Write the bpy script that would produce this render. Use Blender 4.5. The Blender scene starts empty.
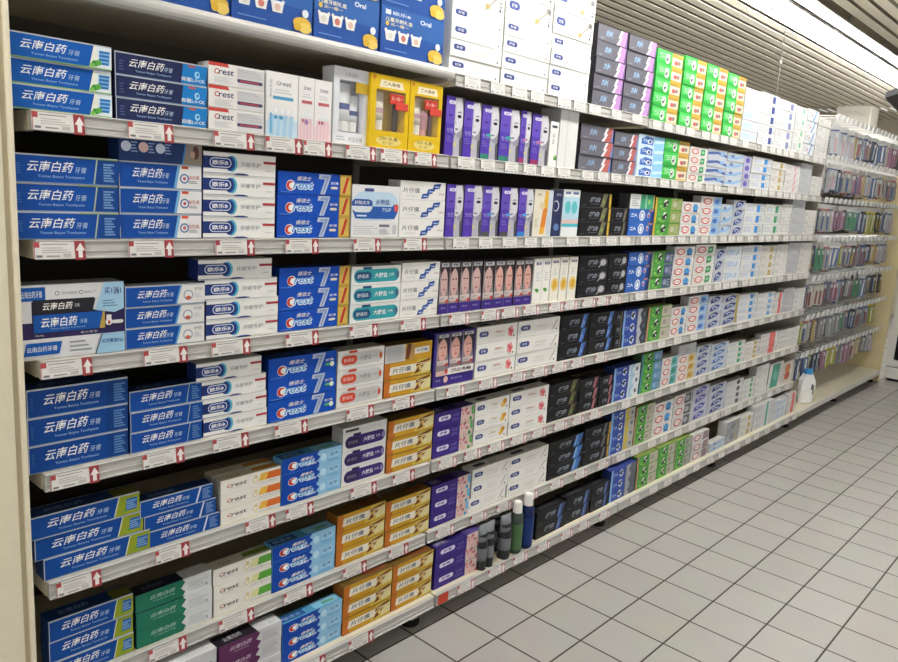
import bpy, math, random
from mathutils import Vector, Matrix
random.seed(11)
C = bpy.context.scene.collection
SC = bpy.context.scene

# ------------------------------------------------------------------ camera
cam_d = bpy.data.cameras.new('camera'); cam = bpy.data.objects.new('camera', cam_d); C.objects.link(cam)
cam_d.sensor_width = 36.0; cam_d.sensor_fit = 'HORIZONTAL'
cam_d.lens = 754.376 / 898 * 36.0
cam_d.clip_start = 0.02; cam_d.clip_end = 80
_yaw, _pit, _rol = map(math.radians, (47.8396, 10.808, 3.716))
fw = Vector((math.sin(_yaw) * math.cos(_pit), math.cos(_yaw) * math.cos(_pit), -math.sin(_pit)))
rt = Vector((math.cos(_yaw), -math.sin(_yaw), 0)); up = rt.cross(fw)
r2 = rt * math.cos(_rol) + up * math.sin(_rol); u2 = up * math.cos(_rol) - rt * math.sin(_rol)
cam.matrix_world = Matrix(((r2.x, u2.x, -fw.x, 0), (r2.y, u2.y, -fw.y, -1.619), (r2.z, u2.z, -fw.z, 1.4701), (0, 0, 0, 1)))
SC.camera = cam

# ------------------------------------------------------------------ world, exposure
WORLD = 1.05
LAMP_ABOVE, LAMP_FILL = 52.0, 68.0
world = bpy.data.worlds.new('world'); SC.world = world; world.use_nodes = True
bg = world.node_tree.nodes['Background']
bg.inputs[0].default_value = (1.0, 0.985, 0.965, 1); bg.inputs[1].default_value = WORLD
SC.view_settings.view_transform = 'Standard'; SC.view_settings.look = 'None'
SC.view_settings.gamma = 1; SC.view_settings.use_curve_mapping = False
SC.view_settings.exposure = 0.0

# ------------------------------------------------------------------ helpers
def lin(c):
    return c / 12.92 if c <= 0.04045 else ((c + 0.055) / 1.055) ** 2.4
def rgb(h):
    h = h.lstrip('#'); return tuple(lin(int(h[i:i + 2], 16) / 255) for i in (0, 2, 4))
MATS = {}
def mat(key):
    """key: '#rrggbb' printed card, or '#rrggbb/rough/metal'"""
    if key in MATS: return MATS[key]
    if key.startswith('!'): raise KeyError(key)
    p = key.split('/'); col = rgb(p[0]); rough = float(p[1]) if len(p) > 1 else 0.42; metal = float(p[2]) if len(p) > 2 else 0
    m = bpy.data.materials.new('card_' + p[0][1:]); m.use_nodes = True
    nt = m.node_tree; b = nt.nodes['Principled BSDF']
    n = nt.nodes.new('ShaderNodeTexNoise'); n.inputs['Scale'].default_value = 35; n.inputs['Detail'].default_value = 2
    tc = nt.nodes.new('ShaderNodeTexCoord'); nt.links.new(tc.outputs['Object'], n.inputs['Vector'])
    mx = nt.nodes.new('ShaderNodeMix'); mx.data_type = 'RGBA'
    mx.inputs[6].default_value = (*[c * 0.95 for c in col], 1); mx.inputs[7].default_value = (*[min(1, c * 1.05 + .002) for c in col], 1)
    nt.links.new(n.outputs['Fac'], mx.inputs[0]); nt.links.new(mx.outputs[2], b.inputs['Base Color'])
    b.inputs['Roughness'].default_value = rough; b.inputs['Metallic'].default_value = metal
    b.inputs['Specular IOR Level'].default_value = 0.18
    MATS[key] = m; return m
def emit(name, col, s):
    m = bpy.data.materials.new(name); m.use_nodes = True; nt = m.node_tree
    for n in list(nt.nodes):
        if n.type != 'OUTPUT_MATERIAL': nt.nodes.remove(n)
    e = nt.nodes.new('ShaderNodeEmission'); e.inputs[0].default_value = (*col, 1); e.inputs[1].default_value = s
    nt.links.new(e.outputs[0], [n for n in nt.nodes if n.type == 'OUTPUT_MATERIAL'][0].inputs[0])
    MATS['!' + name] = m; return '!' + name
def pane_mat():
    if '!pane' in MATS: return '!pane'
    m = bpy.data.materials.new('clear_film'); m.use_nodes = True; nt = m.node_tree
    for n in list(nt.nodes):
        if n.type != 'OUTPUT_MATERIAL': nt.nodes.remove(n)
    out = [n for n in nt.nodes if n.type == 'OUTPUT_MATERIAL'][0]
    t = nt.nodes.new('ShaderNodeBsdfTransparent'); g = nt.nodes.new('ShaderNodeBsdfGlossy'); g.inputs['Roughness'].default_value = .15
    mx = nt.nodes.new('ShaderNodeMixShader'); mx.inputs[0].default_value = .07
    nt.links.new(t.outputs[0], mx.inputs[1]); nt.links.new(g.outputs[0], mx.inputs[2]); nt.links.new(mx.outputs[0], out.inputs[0])
    MATS['!pane'] = m; return '!pane'

class MB:
    def __init__(s): s.v = []; s.f = []; s.m = []; s.slots = []
    def slot(s, k):
        if k not in s.slots: s.slots.append(k)
        return s.slots.index(k)
    def add(s, vs, fs, k):
        o = len(s.v); s.v += [tuple(p) for p in vs]; i = s.slot(k)
        for f in fs: s.f.append([a + o for a in f]); s.m.append(i)
    def box(s, x0, x1, y0, y1, z0, z1, k, side=None, top=None):
        vs = [(x0, y0, z0), (x1, y0, z0), (x1, y1, z0), (x0, y1, z0), (x0, y0, z1), (x1, y0, z1), (x1, y1, z1), (x0, y1, z1)]
        side = side or k; top = top or k; o = len(s.v); s.v += vs
        for f, kk in (((0, 1, 5, 4), k), ((2, 3, 7, 6), side), ((1, 2, 6, 5), side), ((3, 0, 4, 7), side), ((4, 5, 6, 7), top), ((3, 2, 1, 0), side)):
            s.f.append([a + o for a in f]); s.m.append(s.slot(kk))
    def bbox(s, x0, x1, y0, y1, z0, z1, k, b=.004):
        """box with chamfered edges"""
        vs = []
        for z, i in ((z0, b), (z0 + b, 0), (z1 - b, 0), (z1, b)):
            vs += [(x0 + i + b * (i == 0), y0 + i, z), (x1 - i - b * (i == 0), y0 + i, z), (x1 - i, y0 + i + b * (i == 0), z), (x1 - i, y1 - i - b * (i == 0), z),
                   (x1 - i - b * (i == 0), y1 - i, z), (x0 + i + b * (i == 0), y1 - i, z), (x0 + i, y1 - i - b * (i == 0), z), (x0 + i, y0 + i + b * (i == 0), z)]
        fs = [tuple(range(7, -1, -1)), tuple(range(24, 32))]
        for l in range(3):
            for a in range(8): fs.append((l * 8 + a, l * 8 + (a + 1) % 8, l * 8 + 8 + (a + 1) % 8, l * 8 + 8 + a))
        s.add(vs, fs, k)
    def prism(s, prof, axis, a0, a1, k):
        """closed 2-D profile extruded along x ('x': prof=(y,z)) / y ('y': prof=(x,z)) / z ('z': prof=(x,y))"""
        def P(p, a): return (a, p[0], p[1]) if axis == 'x' else (p[0], a, p[1]) if axis == 'y' else (p[0], p[1], a)
        n = len(prof); vs = [P(p, a0) for p in prof] + [P(p, a1) for p in prof]
        fs = [tuple(range(n)), tuple(range(2 * n - 1, n - 1, -1))] + [(i, (i + 1) % n, n + (i + 1) % n, n + i) for i in range(n)]
        s.add(vs, fs, k)
    def tube(s, p0, p1, r, k, n=8, r1=None):
        p0 = Vector(p0); p1 = Vector(p1); d = (p1 - p0).normalized(); a = d.orthogonal().normalized(); b = d.cross(a); r1 = r if r1 is None else r1
        vs = [p0 + (a * math.cos(t) + b * math.sin(t)) * r for t in [2 * math.pi * i / n for i in range(n)]] + [p1 + (a * math.cos(t) + b * math.sin(t)) * r1 for t in [2 * math.pi * i / n for i in range(n)]]
        fs = [tuple(range(n - 1, -1, -1)), tuple(range(n, 2 * n))] + [(i, (i + 1) % n, n + (i + 1) % n, n + i) for i in range(n)]
        s.add(vs, fs, k)
    def loft(s, rings, k, cx=0, cy=0):
        """rings: (z, rx, ry) ellipses stacked"""
        n = 16; vs = []
        for z, rx, ry in rings:
            vs += [(cx + rx * math.cos(2 * math.pi * i / n), cy + ry * math.sin(2 * math.pi * i / n), z) for i in range(n)]
        fs = [tuple(range(n - 1, -1, -1)), tuple(range((len(rings) - 1) * n, len(rings) * n))]
        for l in range(len(rings) - 1):
            fs += [(l * n + i, l * n + (i + 1) % n, l * n + n + (i + 1) % n, l * n + n + i) for i in range(n)]
        s.add(vs, fs, k)
    def mesh(s, name, smooth=False):
        me = bpy.data.meshes.new(name); me.from_pydata(s.v, [], s.f)
        for k in s.slots: me.materials.append(mat(k))
        me.polygons.foreach_set('material_index', s.m)
        if smooth: me.polygons.foreach_set('use_smooth', [True] * len(s.f))
        me.update(); return me
def obj(name, me, parent=None, loc=(0, 0, 0), rotz=0):
    if isinstance(me, MB): me = me.mesh(name)
    o = bpy.data.objects.new(name, me); C.objects.link(o); o.location = loc; o.rotation_euler = (0, 0, rotz)
    if parent: o.parent = parent
    return o
def tag(o, label, cat, group=None):
    n = len(label.split()); assert 4 <= n <= 16, (n, label)
    o['label'] = label; o['category'] = cat
    if group: o['group'] = group
    return o
def thing(name, label, cat, loc=(0, 0, 0), rotz=0, group=None):
    return tag(obj(name, None, None, loc, rotz), label, cat, group)
def struct(name, mb, parent=None):
    o = obj(name, mb, parent)
    if not parent: o['kind'] = 'structure'
    return o

# printing -----------------------------------------------------------
TXT = {}
def text_mesh(t, off=0.0):
    if (t, off) in TXT: return TXT[(t, off)]
    cu = bpy.data.curves.new('lettering', 'FONT'); cu.body = t; cu.resolution_u = 3 if t.isascii() else 1; cu.offset = off; cu.fill_mode = 'FRONT'
    o = bpy.data.objects.new('lettering', cu); me = bpy.data.meshes.new_from_object(o)
    vs = [(v.co.x, v.co.y) for v in me.vertices]; fs = [tuple(p.vertices) for p in me.polygons]
    bpy.data.objects.remove(o); bpy.data.curves.remove(cu); bpy.data.meshes.remove(me)
    if vs:
        x0 = min(v[0] for v in vs); x1 = max(v[0] for v in vs); y0 = min(v[1] for v in vs); y1 = max(v[1] for v in vs)
        vs = [((a - x0) / (x1 - x0 or 1), (b - y0) / (y1 - y0 or 1)) for a, b in vs]
    TXT[(t, off)] = (vs, fs); return TXT[(t, off)]
class Face:
    """one printed face; u,v run 0..1"""
    def __init__(s, mb, fn, aspect): s.mb = mb; s.fn = fn; s.a = aspect; s.l = 1
    def put(s, uv, fs, k):
        s.mb.add([s.fn(u, v, s.l) for u, v in uv], fs, k); s.l += 1
    def p(s, pts, k): s.put(pts, [tuple(range(len(pts)))], k)
    def r(s, u0, v0, u1, v1, k): s.p([(u0, v0), (u1, v0), (u1, v1), (u0, v1)], k)
    def sl(s, u0, v0, u1, v1, k, sh=.05): s.p([(u0, v0), (u1, v0), (u1 + sh, v1), (u0 + sh, v1)], k)
    def e(s, cx, cy, rx, ry, k, n=16): s.p([(cx + rx * math.cos(2 * math.pi * i / n), cy + ry * math.sin(2 * math.pi * i / n)) for i in range(n)], k)
    def c(s, cx, cy, r, k, n=16): s.e(cx, cy, r / s.a, r, k, n)
    def cap(s, u0, v0, u1, v1, k):
        r = (v1 - v0) / 2; ru = r / s.a; cy = (v0 + v1) / 2; pts = []
        ru = min(ru, (u1 - u0) / 2)
        for i in range(9):
            t = -math.pi / 2 + math.pi * i / 8; pts.append((u1 - ru + ru * math.cos(t), cy + r * math.sin(t)))
        for i in range(9):
            t = math.pi / 2 + math.pi * i / 8; pts.append((u0 + ru + ru * math.cos(t), cy + r * math.sin(t)))
        s.p(pts, k)
    def t(s, txt, u0, v0, u1, v1, k, sh=0.0, off=0.0, up=False):
        vs, fs = text_mesh(txt, off)
        if not vs: return
        if up: uv = [(u1 - (u1 - u0) * b, v0 + (v1 - v0) * a) for a, b in vs]
        else: uv = [(u0 + (u1 - u0) * a + sh * (b - .5), v0 + (v1 - v0) * b) for a, b in vs]
        s.put(uv, fs, k)
    def lines(s, u0, v0, u1, v1, n, k, fill=.45):
        for i in range(n):
            a = v0 + (v1 - v0) * i / n; e = u1 - (u1 - u0) * .3 * ((i * 7) % 3) / 2
            s.put([(u0, a), (e, a), (e, a + (v1 - v0) / n * fill), (u0, a + (v1 - v0) / n * fill)], [(0, 1, 2, 3)], k); s.l -= 1
        s.l += 1
EPS = .00009
def carton_faces(mb, w, h, d):
    fr = Face(mb, lambda u, v, l: (-w / 2 + u * w, -EPS * l, v * h), w / h)
    sd = Face(mb, lambda u, v, l: (-w / 2 - EPS * l, d - u * d, v * h), d / h)
    tp = Face(mb, lambda u, v, l: (-w / 2 + u * w, v * d, h + EPS * l), w / d)
    return fr, sd, tp

# ------------------------------------------------------------------ the printed designs, one per kind of carton
KINDS = {}
def kind(key, name, look, base, side=None, top=None, cat=None):
    def deco(fn):
        KINDS[key] = dict(name=name, look=look, base=base, side=side or base, top=top or base, fn=fn, cat=cat or name.replace('_', ' ').replace('carton', 'box'))
        return fn
    return deco
WH = '#f2f1ec'; OFF = '#e4e3de'; GR = '#8d9096'; LG = '#c4c7cb'; DK = '#23262e'; BL = '#10509f'; BL2 = '#0c3f86'; NV = '#1c2a5e'; SIL = '#b9bec6'
SKY = '#8fc3e6'; RED = '#b8312c'; GRN = '#3c9a3e'; GLD = '#c89a2c'; PUR = '#39267f'; BRN = '#6b3a22'; SKIN = '#d9a79c'
def yb(d, x=0.0, nm=WH, s=1.0):
    d.t('云南白药', .13 + x, .4, .13 + x + .42 * s, .78, nm, sh=.03, off=.006)
    d.t('牙膏', .57 * s + x, .4, .57 * s + x + .11 * s, .62, '#b9cfe6', sh=.01)
    d.t('Yunnan Baiyao Toothpaste', .22 * s + x, .17, .66 * s + x, .29, '#9fc0e4')
    d.r(0, .945, 1, 1, SIL); d.r(0, 0, 1, .03, '#7f95b5'); d.r(0, 0, .008, 1, SIL)
def ybtop(t, k='#0b2f63'):
    t.t('云南白药', .15, .35, .5, .7, '#7f97bb'); t.r(0, 0, 1, .03, SIL); t.r(0, .95, 1, 1, '#3c5c8c')
@kind('yb_leaf', 'blue_toothpaste_carton', 'blue carton with green leaf end', '#0c54a8', '#2f62a0', '#c9d2da')
def _(d, s, t, w, h):
    yb(d, nm=WH); d.p([(.77, .03), (.86, .03), (.86, .945), (.82, .945)], '#e8ecdf'); d.r(.85, .03, 1, .945, '#dfe9ee'); d.p([(.87, .2), (.97, .2), (.985, .78), (.875, .78)], '#2a6fb4')
    for i in range(3): d.r(.875, .3 + i * .16, .98, .36 + i * .16, '#7fb2dd')
    d.e(.83, .22, .035, .13, '#3f8f3a'); d.e(.865, .27, .03, .12, '#57a544'); d.e(.80, .14, .03, .08, '#7cba58'); d.r(0, 0, 1, .05, '#7fa763')
@kind('yb_navy', 'navy_toothpaste_carton', 'navy carton with bright blue end', '#1e2850', '#161d3c', '#10152a')
def _(d, s, t, w, h):
    yb(d, .02, s=.86); d.sl(.70, .03, .98, .93, '#1878c0', .02); d.e(.88, .5, .03, .17, '#9fd0ea'); d.e(.885, .52, .015, .08, '#1878c0')
    d.r(.78, .82, .86, .9, '#c9573a'); d.t('抑菌LOCK', .7, .14, .97, .34, WH, off=.01); d.lines(.04, .2, .09, .7, 4, '#4a5688')
@kind('yb_div', 'blue_toothpaste_carton', 'blue carton with slanting silver divider', '#07469a', '#0d3d80', '#5d7290')
def _(d, s, t, w, h):
    yb(d); d.sl(.75, .03, 1, .94, '#0d3f86', .03); d.sl(.745, .03, .76, .94, '#a9b7a4', .035); d.lines(.85, .14, .96, .84, 7, '#6f95c4', .6); d.r(.6, .93, .99, .965, '#7f9f3a')
    d.lines(.03, .3, .07, .7, 5, '#3c6cae')
@kind('yb_white', 'blue_toothpaste_carton', 'blue carton with white circle end', '#064496', '#0d3d80', '#5d7290')
def _(d, s, t, w, h):
    yb(d, .03, s=.82); d.p([(.67, .03), (1, .03), (1, .94), (.72, .94)], '#e6e6e6'); d.p([(.645, .03), (.68, .03), (.73, .94), (.695, .94)], '#6fa9d8')
    d.r(.745, .82, .83, .93, '#c04a30'); d.c(.78, .43, .2, '#4f6ea3'); d.c(.78, .43, .14, '#e6e6e6'); d.c(.78, .43, .07, '#b8505a'); d.t('益生菌', .83, .42, .97, .58, '#b45050'); d.lines(.83, .25, .95, .38, 2, GR)
@kind('yb_icons', 'navy_toothpaste_carton', 'navy carton turned to its icon panel', '#1b3468', '#1b3468', '#6d7078')
def _(d, s, t, w, h):
    for i in range(3): d.c(.08 + i * .2, .55, .2, '#d8b9b4' if i == 1 else '#c9d2e4'); d.lines(.135 + i * .2, .35, .21 + i * .2, .8, 4, '#8aa0cc')
    d.p([(.75, 0), (1, 0), (1, 1), (.8, 1)], '#8d8378'); d.sl(.74, 0, .76, 1, '#2f7fc4', .05); d.e(.92, .5, .04, .28, '#5c3b34'); d.e(.88, .4, .03, .15, '#b79a84')
@kind('twinpack', 'toothpaste_gift_pack', 'wide gift pack holding a black and a blue toothpaste box', '#dfe0e2', '#cfd2d6', '#8f9298', cat='gift pack')
def _(d, s, t, w, h):
    d.r(0, .28, 1, .78, '#2c2352'); d.r(0, .5, .1, .8, '#d8d8da'); d.r(0, .79, .23, .97, '#0f55a8'); d.t('云南白药牙膏', .01, .83, .2, .92, WH)
    d.c(.34, .88, .03, GR); d.c(.34, .88, .018, OFF); d.t('还原牙龈健康', .38, .86, .53, .9, GR); d.c(.57, .88, .03, GR); d.c(.57, .88, .018, OFF); d.t('清新口气', .60, .86, .72, .9, GR)
    d.r(.11, .61, .7, .8, '#22232b'); d.t('云南白药', .2, .66, .48, .76, WH, sh=.01, off=.01); d.t('牙膏', .5, .68, .55, .73, LG); d.p([(.68, .63), (.72, .63), (.76, .79), (.71, .79)], '#d0d3d6')
    d.r(.11, .36, .8, .6, BL); d.t('云南白药', .18, .43, .52, .56, WH, sh=.01, off=.012); d.t('牙膏', .55, .45, .62, .51, '#b9cfe6'); d.t('Yunnan Baiyao Toothpaste', .26, .39, .6, .415, '#9fc0e4'); d.p([(.74, .36), (.8, .36), (.8, .6), (.78, .6)], '#b49a4a')
    d.p([(.70, .62), (.9, .57), (1, .62), (1, 1), (.8, 1)], '#9fc6df'); d.t('买1送1', .8, .83, .97, .93, '#2c2c78', off=.012); d.lines(.78, .66, .93, .77, 3, '#5f8fb0')
    d.c(.84, .44, .05, '#e3e0e0'); d.r(.815, .48, .865, .54, '#e3e0e0'); d.e(.84, .43, .012, .03, '#c05040'); d.cap(.87, .41, .99, .46, '#e0dede'); d.t('120g 65g', .12, .31, .2, .34, LG); d.t('留兰香型', .55, .31, .72, .34, LG)
    d.sl(.01, .06, .34, .23, '#0f55a8', .03); d.t('云南白药牙膏', .04, .11, .32, .18, WH); d.lines(.44, .07, .66, .25, 3, GR, .4)
    d.p([(.7, 0), (1, 0), (1, .28), (.77, .28)], '#97c0da'); d.p([(.69, 0), (.7, 0), (.77, .28), (.76, .28)], DK); d.t('买牙膏送52g', .76, .13, .98, .2, '#2c4c9c', off=.01)
@kind('yb_white2', 'blue_toothpaste_carton', 'blue carton with white toothed end', '#07479a', '#0d3d80', '#b4bcc6')
def _(d, s, t, w, h):
    yb(d, .02, s=.84); d.p([(.63, .03), (1, .03), (1, .94), (.70, .94)], '#e2e1df'); d.p([(.61, .03), (.635, .03), (.70, .94), (.675, .94)], '#5f9fd0'); d.c(.78, .44, .26, '#8899b0'); d.c(.78, .44, .2, '#e6e4e2'); d.e(.78, .3, .035, .1, '#c0604c'); d.t('护龈', .86, .66, .97, .82, GR); d.lines(.86, .3, .96, .55, 3, LG)
@kind('yb_block', 'blue_toothpaste_carton', 'deep blue carton with small text block end', '#053f8c', '#0b3a78', '#0a2550')
def _(d, s, t, w, h):
    yb(d, .03); d.p([(.77, .03), (1, .03), (1, .94), (.79, .94)], '#0b3a7c'); d.lines(.85, .15, .97, .85, 7, '#5580b4', .6); d.lines(.03, .3, .06, .75, 5, '#2f62a4'); ybtop(t)
@kind('yb_block2', 'blue_toothpaste_carton', 'short blue carton with text block end', '#064496', '#0b3a78', '#0a2550')
def _(d, s, t, w, h):
    yb(d, .03); d.sl(.78, .03, .79, .94, '#9fb7a4', .04); d.lines(.86, .15, .97, .85, 6, '#5580b4', .6); ybtop(t)
@kind('yb_olive', 'blue_toothpaste_carton', 'blue carton with olive green end', '#064594', '#0b3a78', '#0d2a55')
def _(d, s, t, w, h):
    yb(d, .02); d.p([(.75, .03), (1, .03), (1, .94), (.80, .94)], '#8c9a26'); d.sl(.745, .03, .757, .94, '#cfd6bf', .05); d.p([(.86, .22), (.97, .22), (.98, .78), (.87, .78)], '#2a5fa4'); d.lines(.87, .3, .97, .72, 4, '#7fa4cf', .5); d.e(.855, .25, .015, .08, '#5f9a3a'); ybtop(t); t.r(.76, .1, 1, .9, '#5b5a22')
@kind('yb_slash', 'blue_toothpaste_carton', 'blue carton with white slash near end', '#064594', '#0b3a78', '#0d2a55')
def _(d, s, t, w, h):
    yb(d, .04, s=.92); d.sl(.75, .03, .775, .94, '#c9d4e2', .06); d.lines(.85, .15, .97, .85, 7, '#6a90c4', .6); ybtop(t)
@kind('mintgreen', 'green_toothpaste_carton', 'dark green and white carton', '#d6d9da', '#16343a', '#2a2d38')
def _(d, s, t, w, h):
    d.p([(0, 0), (.6, 0), (.64, .25), (.58, .5), (.64, .8), (.6, 1), (0, 1)], '#1f6f58'); d.t('云南白药', .18, .5, .5, .72, '#b9cfc6', sh=.02); d.t('口腔护理', .22, .32, .5, .42, '#8fb5a6'); d.lines(.68, .2, .95, .75, 4, '#aeb4ba', .3); d.c(.93, .3, .06, '#8a929c'); t.p([(0, 0), (.6, 0), (.6, 1), (0, 1)], '#1a1d2c'); t.r(.62, 0, 1, 1, '#b9bcc0'); t.t('云南白药', .12, .35, .4, .65, '#66708a')
@kind('plumsilver', 'plum_toothpaste_carton', 'plum and silver carton', '#c9cace', '#3a2038', '#c4c6ca')
def _(d, s, t, w, h):
    d.p([(0, 0), (.6, 0), (.66, .3), (.58, .5), (.64, .8), (.6, 1), (0, 1)], '#5b2a55'); d.t('云南白药', .16, .5, .5, .75, '#d3c6d0', sh=.02); d.t('YUNNAN', .22, .32, .46, .42, '#b49fb2'); d.lines(.68, .25, .95, .8, 4, '#a4a8ae', .3); t.r(0, 0, .6, 1, '#1e1622'); t.t('云南白药', .12, .3, .4, .7, '#cfd0d4'); t.c(.85, .3, .06, '#4f9a8a')
@kind('w_silver', 'silver_toothpaste_carton', 'plain silver grey carton', '#c6c8cb', '#9da0a4', '#cfd1d3')
def _(d, s, t, w, h): d.lines(.1, .3, .5, .7, 4, '#a9adb2', .3); d.c(.9, .3, .06, '#8a8f96'); t.lines(.5, .3, .9, .8, 3, '#b4b7bb', .3)
def crestw(d, u0, v0, u1, v1, body=NV, cc=RED):
    d.t('C', u0, v0, u0 + (u1 - u0) * .22, v1, cc, sh=.01, off=.02); d.t('rest', u0 + (u1 - u0) * .22, v0, u1, v0 + (v1 - v0) * .95, body, sh=.01, off=.01)
@kind('crest_brush', 'white_toothpaste_carton', 'white carton with red flash and toothbrush', '#e8e6e3', '#d8d6d2', '#9a9a98')
def _(d, s, t, w, h):
    d.p([(0, .84), (.36, .84), (.33, 1), (0, 1)], '#c0463f'); crestw(d, .1, .5, .44, .74); d.lines(.1, .14, .42, .42, 4, LG, .4); d.r(.5, .04, .98, .9, '#d5d5d6')
    d.cap(.5, .26, .97, .42, '#4a3f63'); d.cap(.55, .31, .9, .37, '#b0484c'); d.cap(.5, .5, .98, .64, '#c9c9cc'); d.lines(.5, .68, .97, .9, 3, '#b9babe', .5); d.r(0, 0, 1, .04, '#c4c2be')
@kind('crest7gold', 'blue_toothpaste_carton', 'royal blue carton with silver seven and gold end', '#0748b0', '#0c3a86', '#0a2b66')
def _(d, s, t, w, h): crest7(d, .82); d.r(.835, 0, 1, 1, '#b39337'); d.r(.845, .08, .985, .92, '#c9ae55'); d.p([(.87, .12), (.91, .12), (.97, .9), (.93, .9)], '#b5302a')
def crest7(d, x1, g=False):
    k = x1; d.e(.2 * k, .38, .075 * k, .25, '#e9e9ea'); d.e(.195 * k, .38, .065 * k, .21, '#c23a2c'); d.e(.22 * k, .38, .045 * k, .14, '#f0eeec')
    d.t('rest', .24 * k, .2, .57 * k, .6, '#e8f0f6', sh=.03, off=.07); d.t('rest', .25 * k, .24, .56 * k, .56, '#4f97d4', sh=.03, off=.01); d.t('佳洁士', .3 * k, .62, .53 * k, .82, '#e6e2dc', sh=.02, off=.02)
    d.p([(.66 * k, .96), (.86 * k, .96), (.84 * k, .72), (.76 * k, .04), (.68 * k, .04), (.76 * k, .74), (.65 * k, .74)], '#b9c4d6'); d.p([(.70 * k, .9), (.84 * k, .9), (.80 * k, .6), (.74 * k, .1), (.71 * k, .1), (.78 * k, .78), (.69 * k, .78)], '#8a9cc0')
    d.t('全优7效', .86 * k, .52, .99 * k, .64, WH, off=.02); d.cap(.86 * k, .3, .98 * k, .42, '#d9d2bd' if not g else '#58b06c')
    d.lines(.03, .06, .2 * k, .14, 1, '#4f7fd0')
@kind('crest7green', 'blue_toothpaste_carton', 'royal blue carton with silver seven', '#0748b0', '#0c3a86', '#0b2c66')
def _(d, s, t, w, h): crest7(d, .96, True); d.c(.93, .36, .13, '#e4ead9'); t.t('佳洁士', .2, .3, .5, .7, '#4f6ea8'); t.r(.6, .1, .7, .9, '#3d578a')
def crestsky(d):
    d.p([(.6, 0), (1, 0), (1, 1), (.62, 1), (.57, .8), (.63, .55), (.57, .35), (.62, .15)], '#8fc0e2'); d.e(.18, .42, .08, .26, '#e2ecf6'); d.e(.175, .42, .07, .22, '#b83a2c'); d.e(.2, .43, .045, .15, '#eef2f4')
    d.t('rest', .22, .24, .53, .64, '#e2ecf6', sh=.04, off=.07); d.t('rest', .23, .28, .52, .6, '#3f9ac8', sh=.04, off=.01); d.t('佳洁士', .3, .6, .5, .8, '#f0eae4', sh=.03, off=.03); d.t('盐白', .4, .2, .56, .36, '#e8f0f8', sh=.02, off=.02)
    d.p([(.77, .35), (.95, .35), (.95, .75), (.77, .75)], '#a9d2ec'); d.t('深海', .78, .42, .94, .7, '#2c6aa8', off=.01); d.c(.68, .5, .25, '#b9dcf0'); d.lines(.75, .12, .97, .28, 2, '#5aa4d0')
@kind('crest_sky', 'blue_toothpaste_carton', 'blue carton with pale sky blue end', '#0842a4', '#5f9fc8', '#4d8fb8')
def _(d, s, t, w, h): crestsky(d); t.r(.02, .15, .4, .8, '#204a8a'); t.t('佳洁士', .06, .3, .34, .65, '#9fc4dc'); t.r(.55, .1, .98, .9, '#7fb8d8'); t.r(.7, .25, .9, .6, '#5f9a8a')
def crestherb(d, t, a, b, c):
    crestw(d, .1, .42, .42, .66, DK, RED); d.lines(.14, .28, .34, .38, 2, LG, .4); d.p([(.62, .32), (1, .32), (1, .82), (.66, .82)], a); d.p([(.75, .32), (1, .32), (1, .82), (.79, .82)], b)
    d.c(.56, .45, .18, '#d9c79a'); d.c(.56, .45, .12, '#efe9da'); d.c(.575, .68, .12, '#d2c08e'); d.r(.62, .14, .98, .2, LG); d.c(.82, .2, .03, DK); t.t('Crest', .15, .3, .35, .65, '#4a4642'); t.p([(.55, .3), (1, .2), (1, .8), (.58, .8)], c)
@kind('crest_orange', 'white_toothpaste_carton', 'white carton with orange end flash', '#e9e6de', '#c9c5bc', '#c4bda8')
def _(d, s, t, w, h): crestherb(d, t, '#e3b44a', '#d06a2c', '#b0752c')
@kind('crest_green', 'white_toothpaste_carton', 'white carton with green end flash', '#e6e4dc', '#c9c5bc', '#bdb9a8')
def _(d, s, t, w, h): crestherb(d, t, '#d9d7a0', '#58a03c', '#5f7a2c')
@kind('oralb', 'white_toothpaste_carton', 'white carton with navy capsule and red bar', '#ebebe8', '#20306a', '#d6d7d6')
def _(d, s, t, w, h):
    d.r(0, .24, .4, .8, '#1b2f6c'); d.e(.38, .5, .075, .38, '#5fb4c8'); d.e(.355, .5, .07, .35, '#2458a0'); d.e(.34, .5, .06, .31, '#1b2f6c'); d.cap(.08, .3, .37, .74, '#dfe6f0'); d.cap(.09, .34, .36, .70, '#24408a'); d.t('欧乐B', .12, .41, .33, .63, WH, off=.02)
    d.t('牙龈专护', .5, .4, .78, .62, '#8a8f96'); d.r(.82, .6, 1, .72, '#a83a40'); d.r(0, .03, .6, .055, '#2a3f7c'); d.p([(.4, 0), (.62, 0), (.55, .08), (.45, .08)], '#22377a'); d.r(.86, .25, .96, .29, LG); d.r(0, .96, 1, 1, '#cfcfcb')
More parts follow.
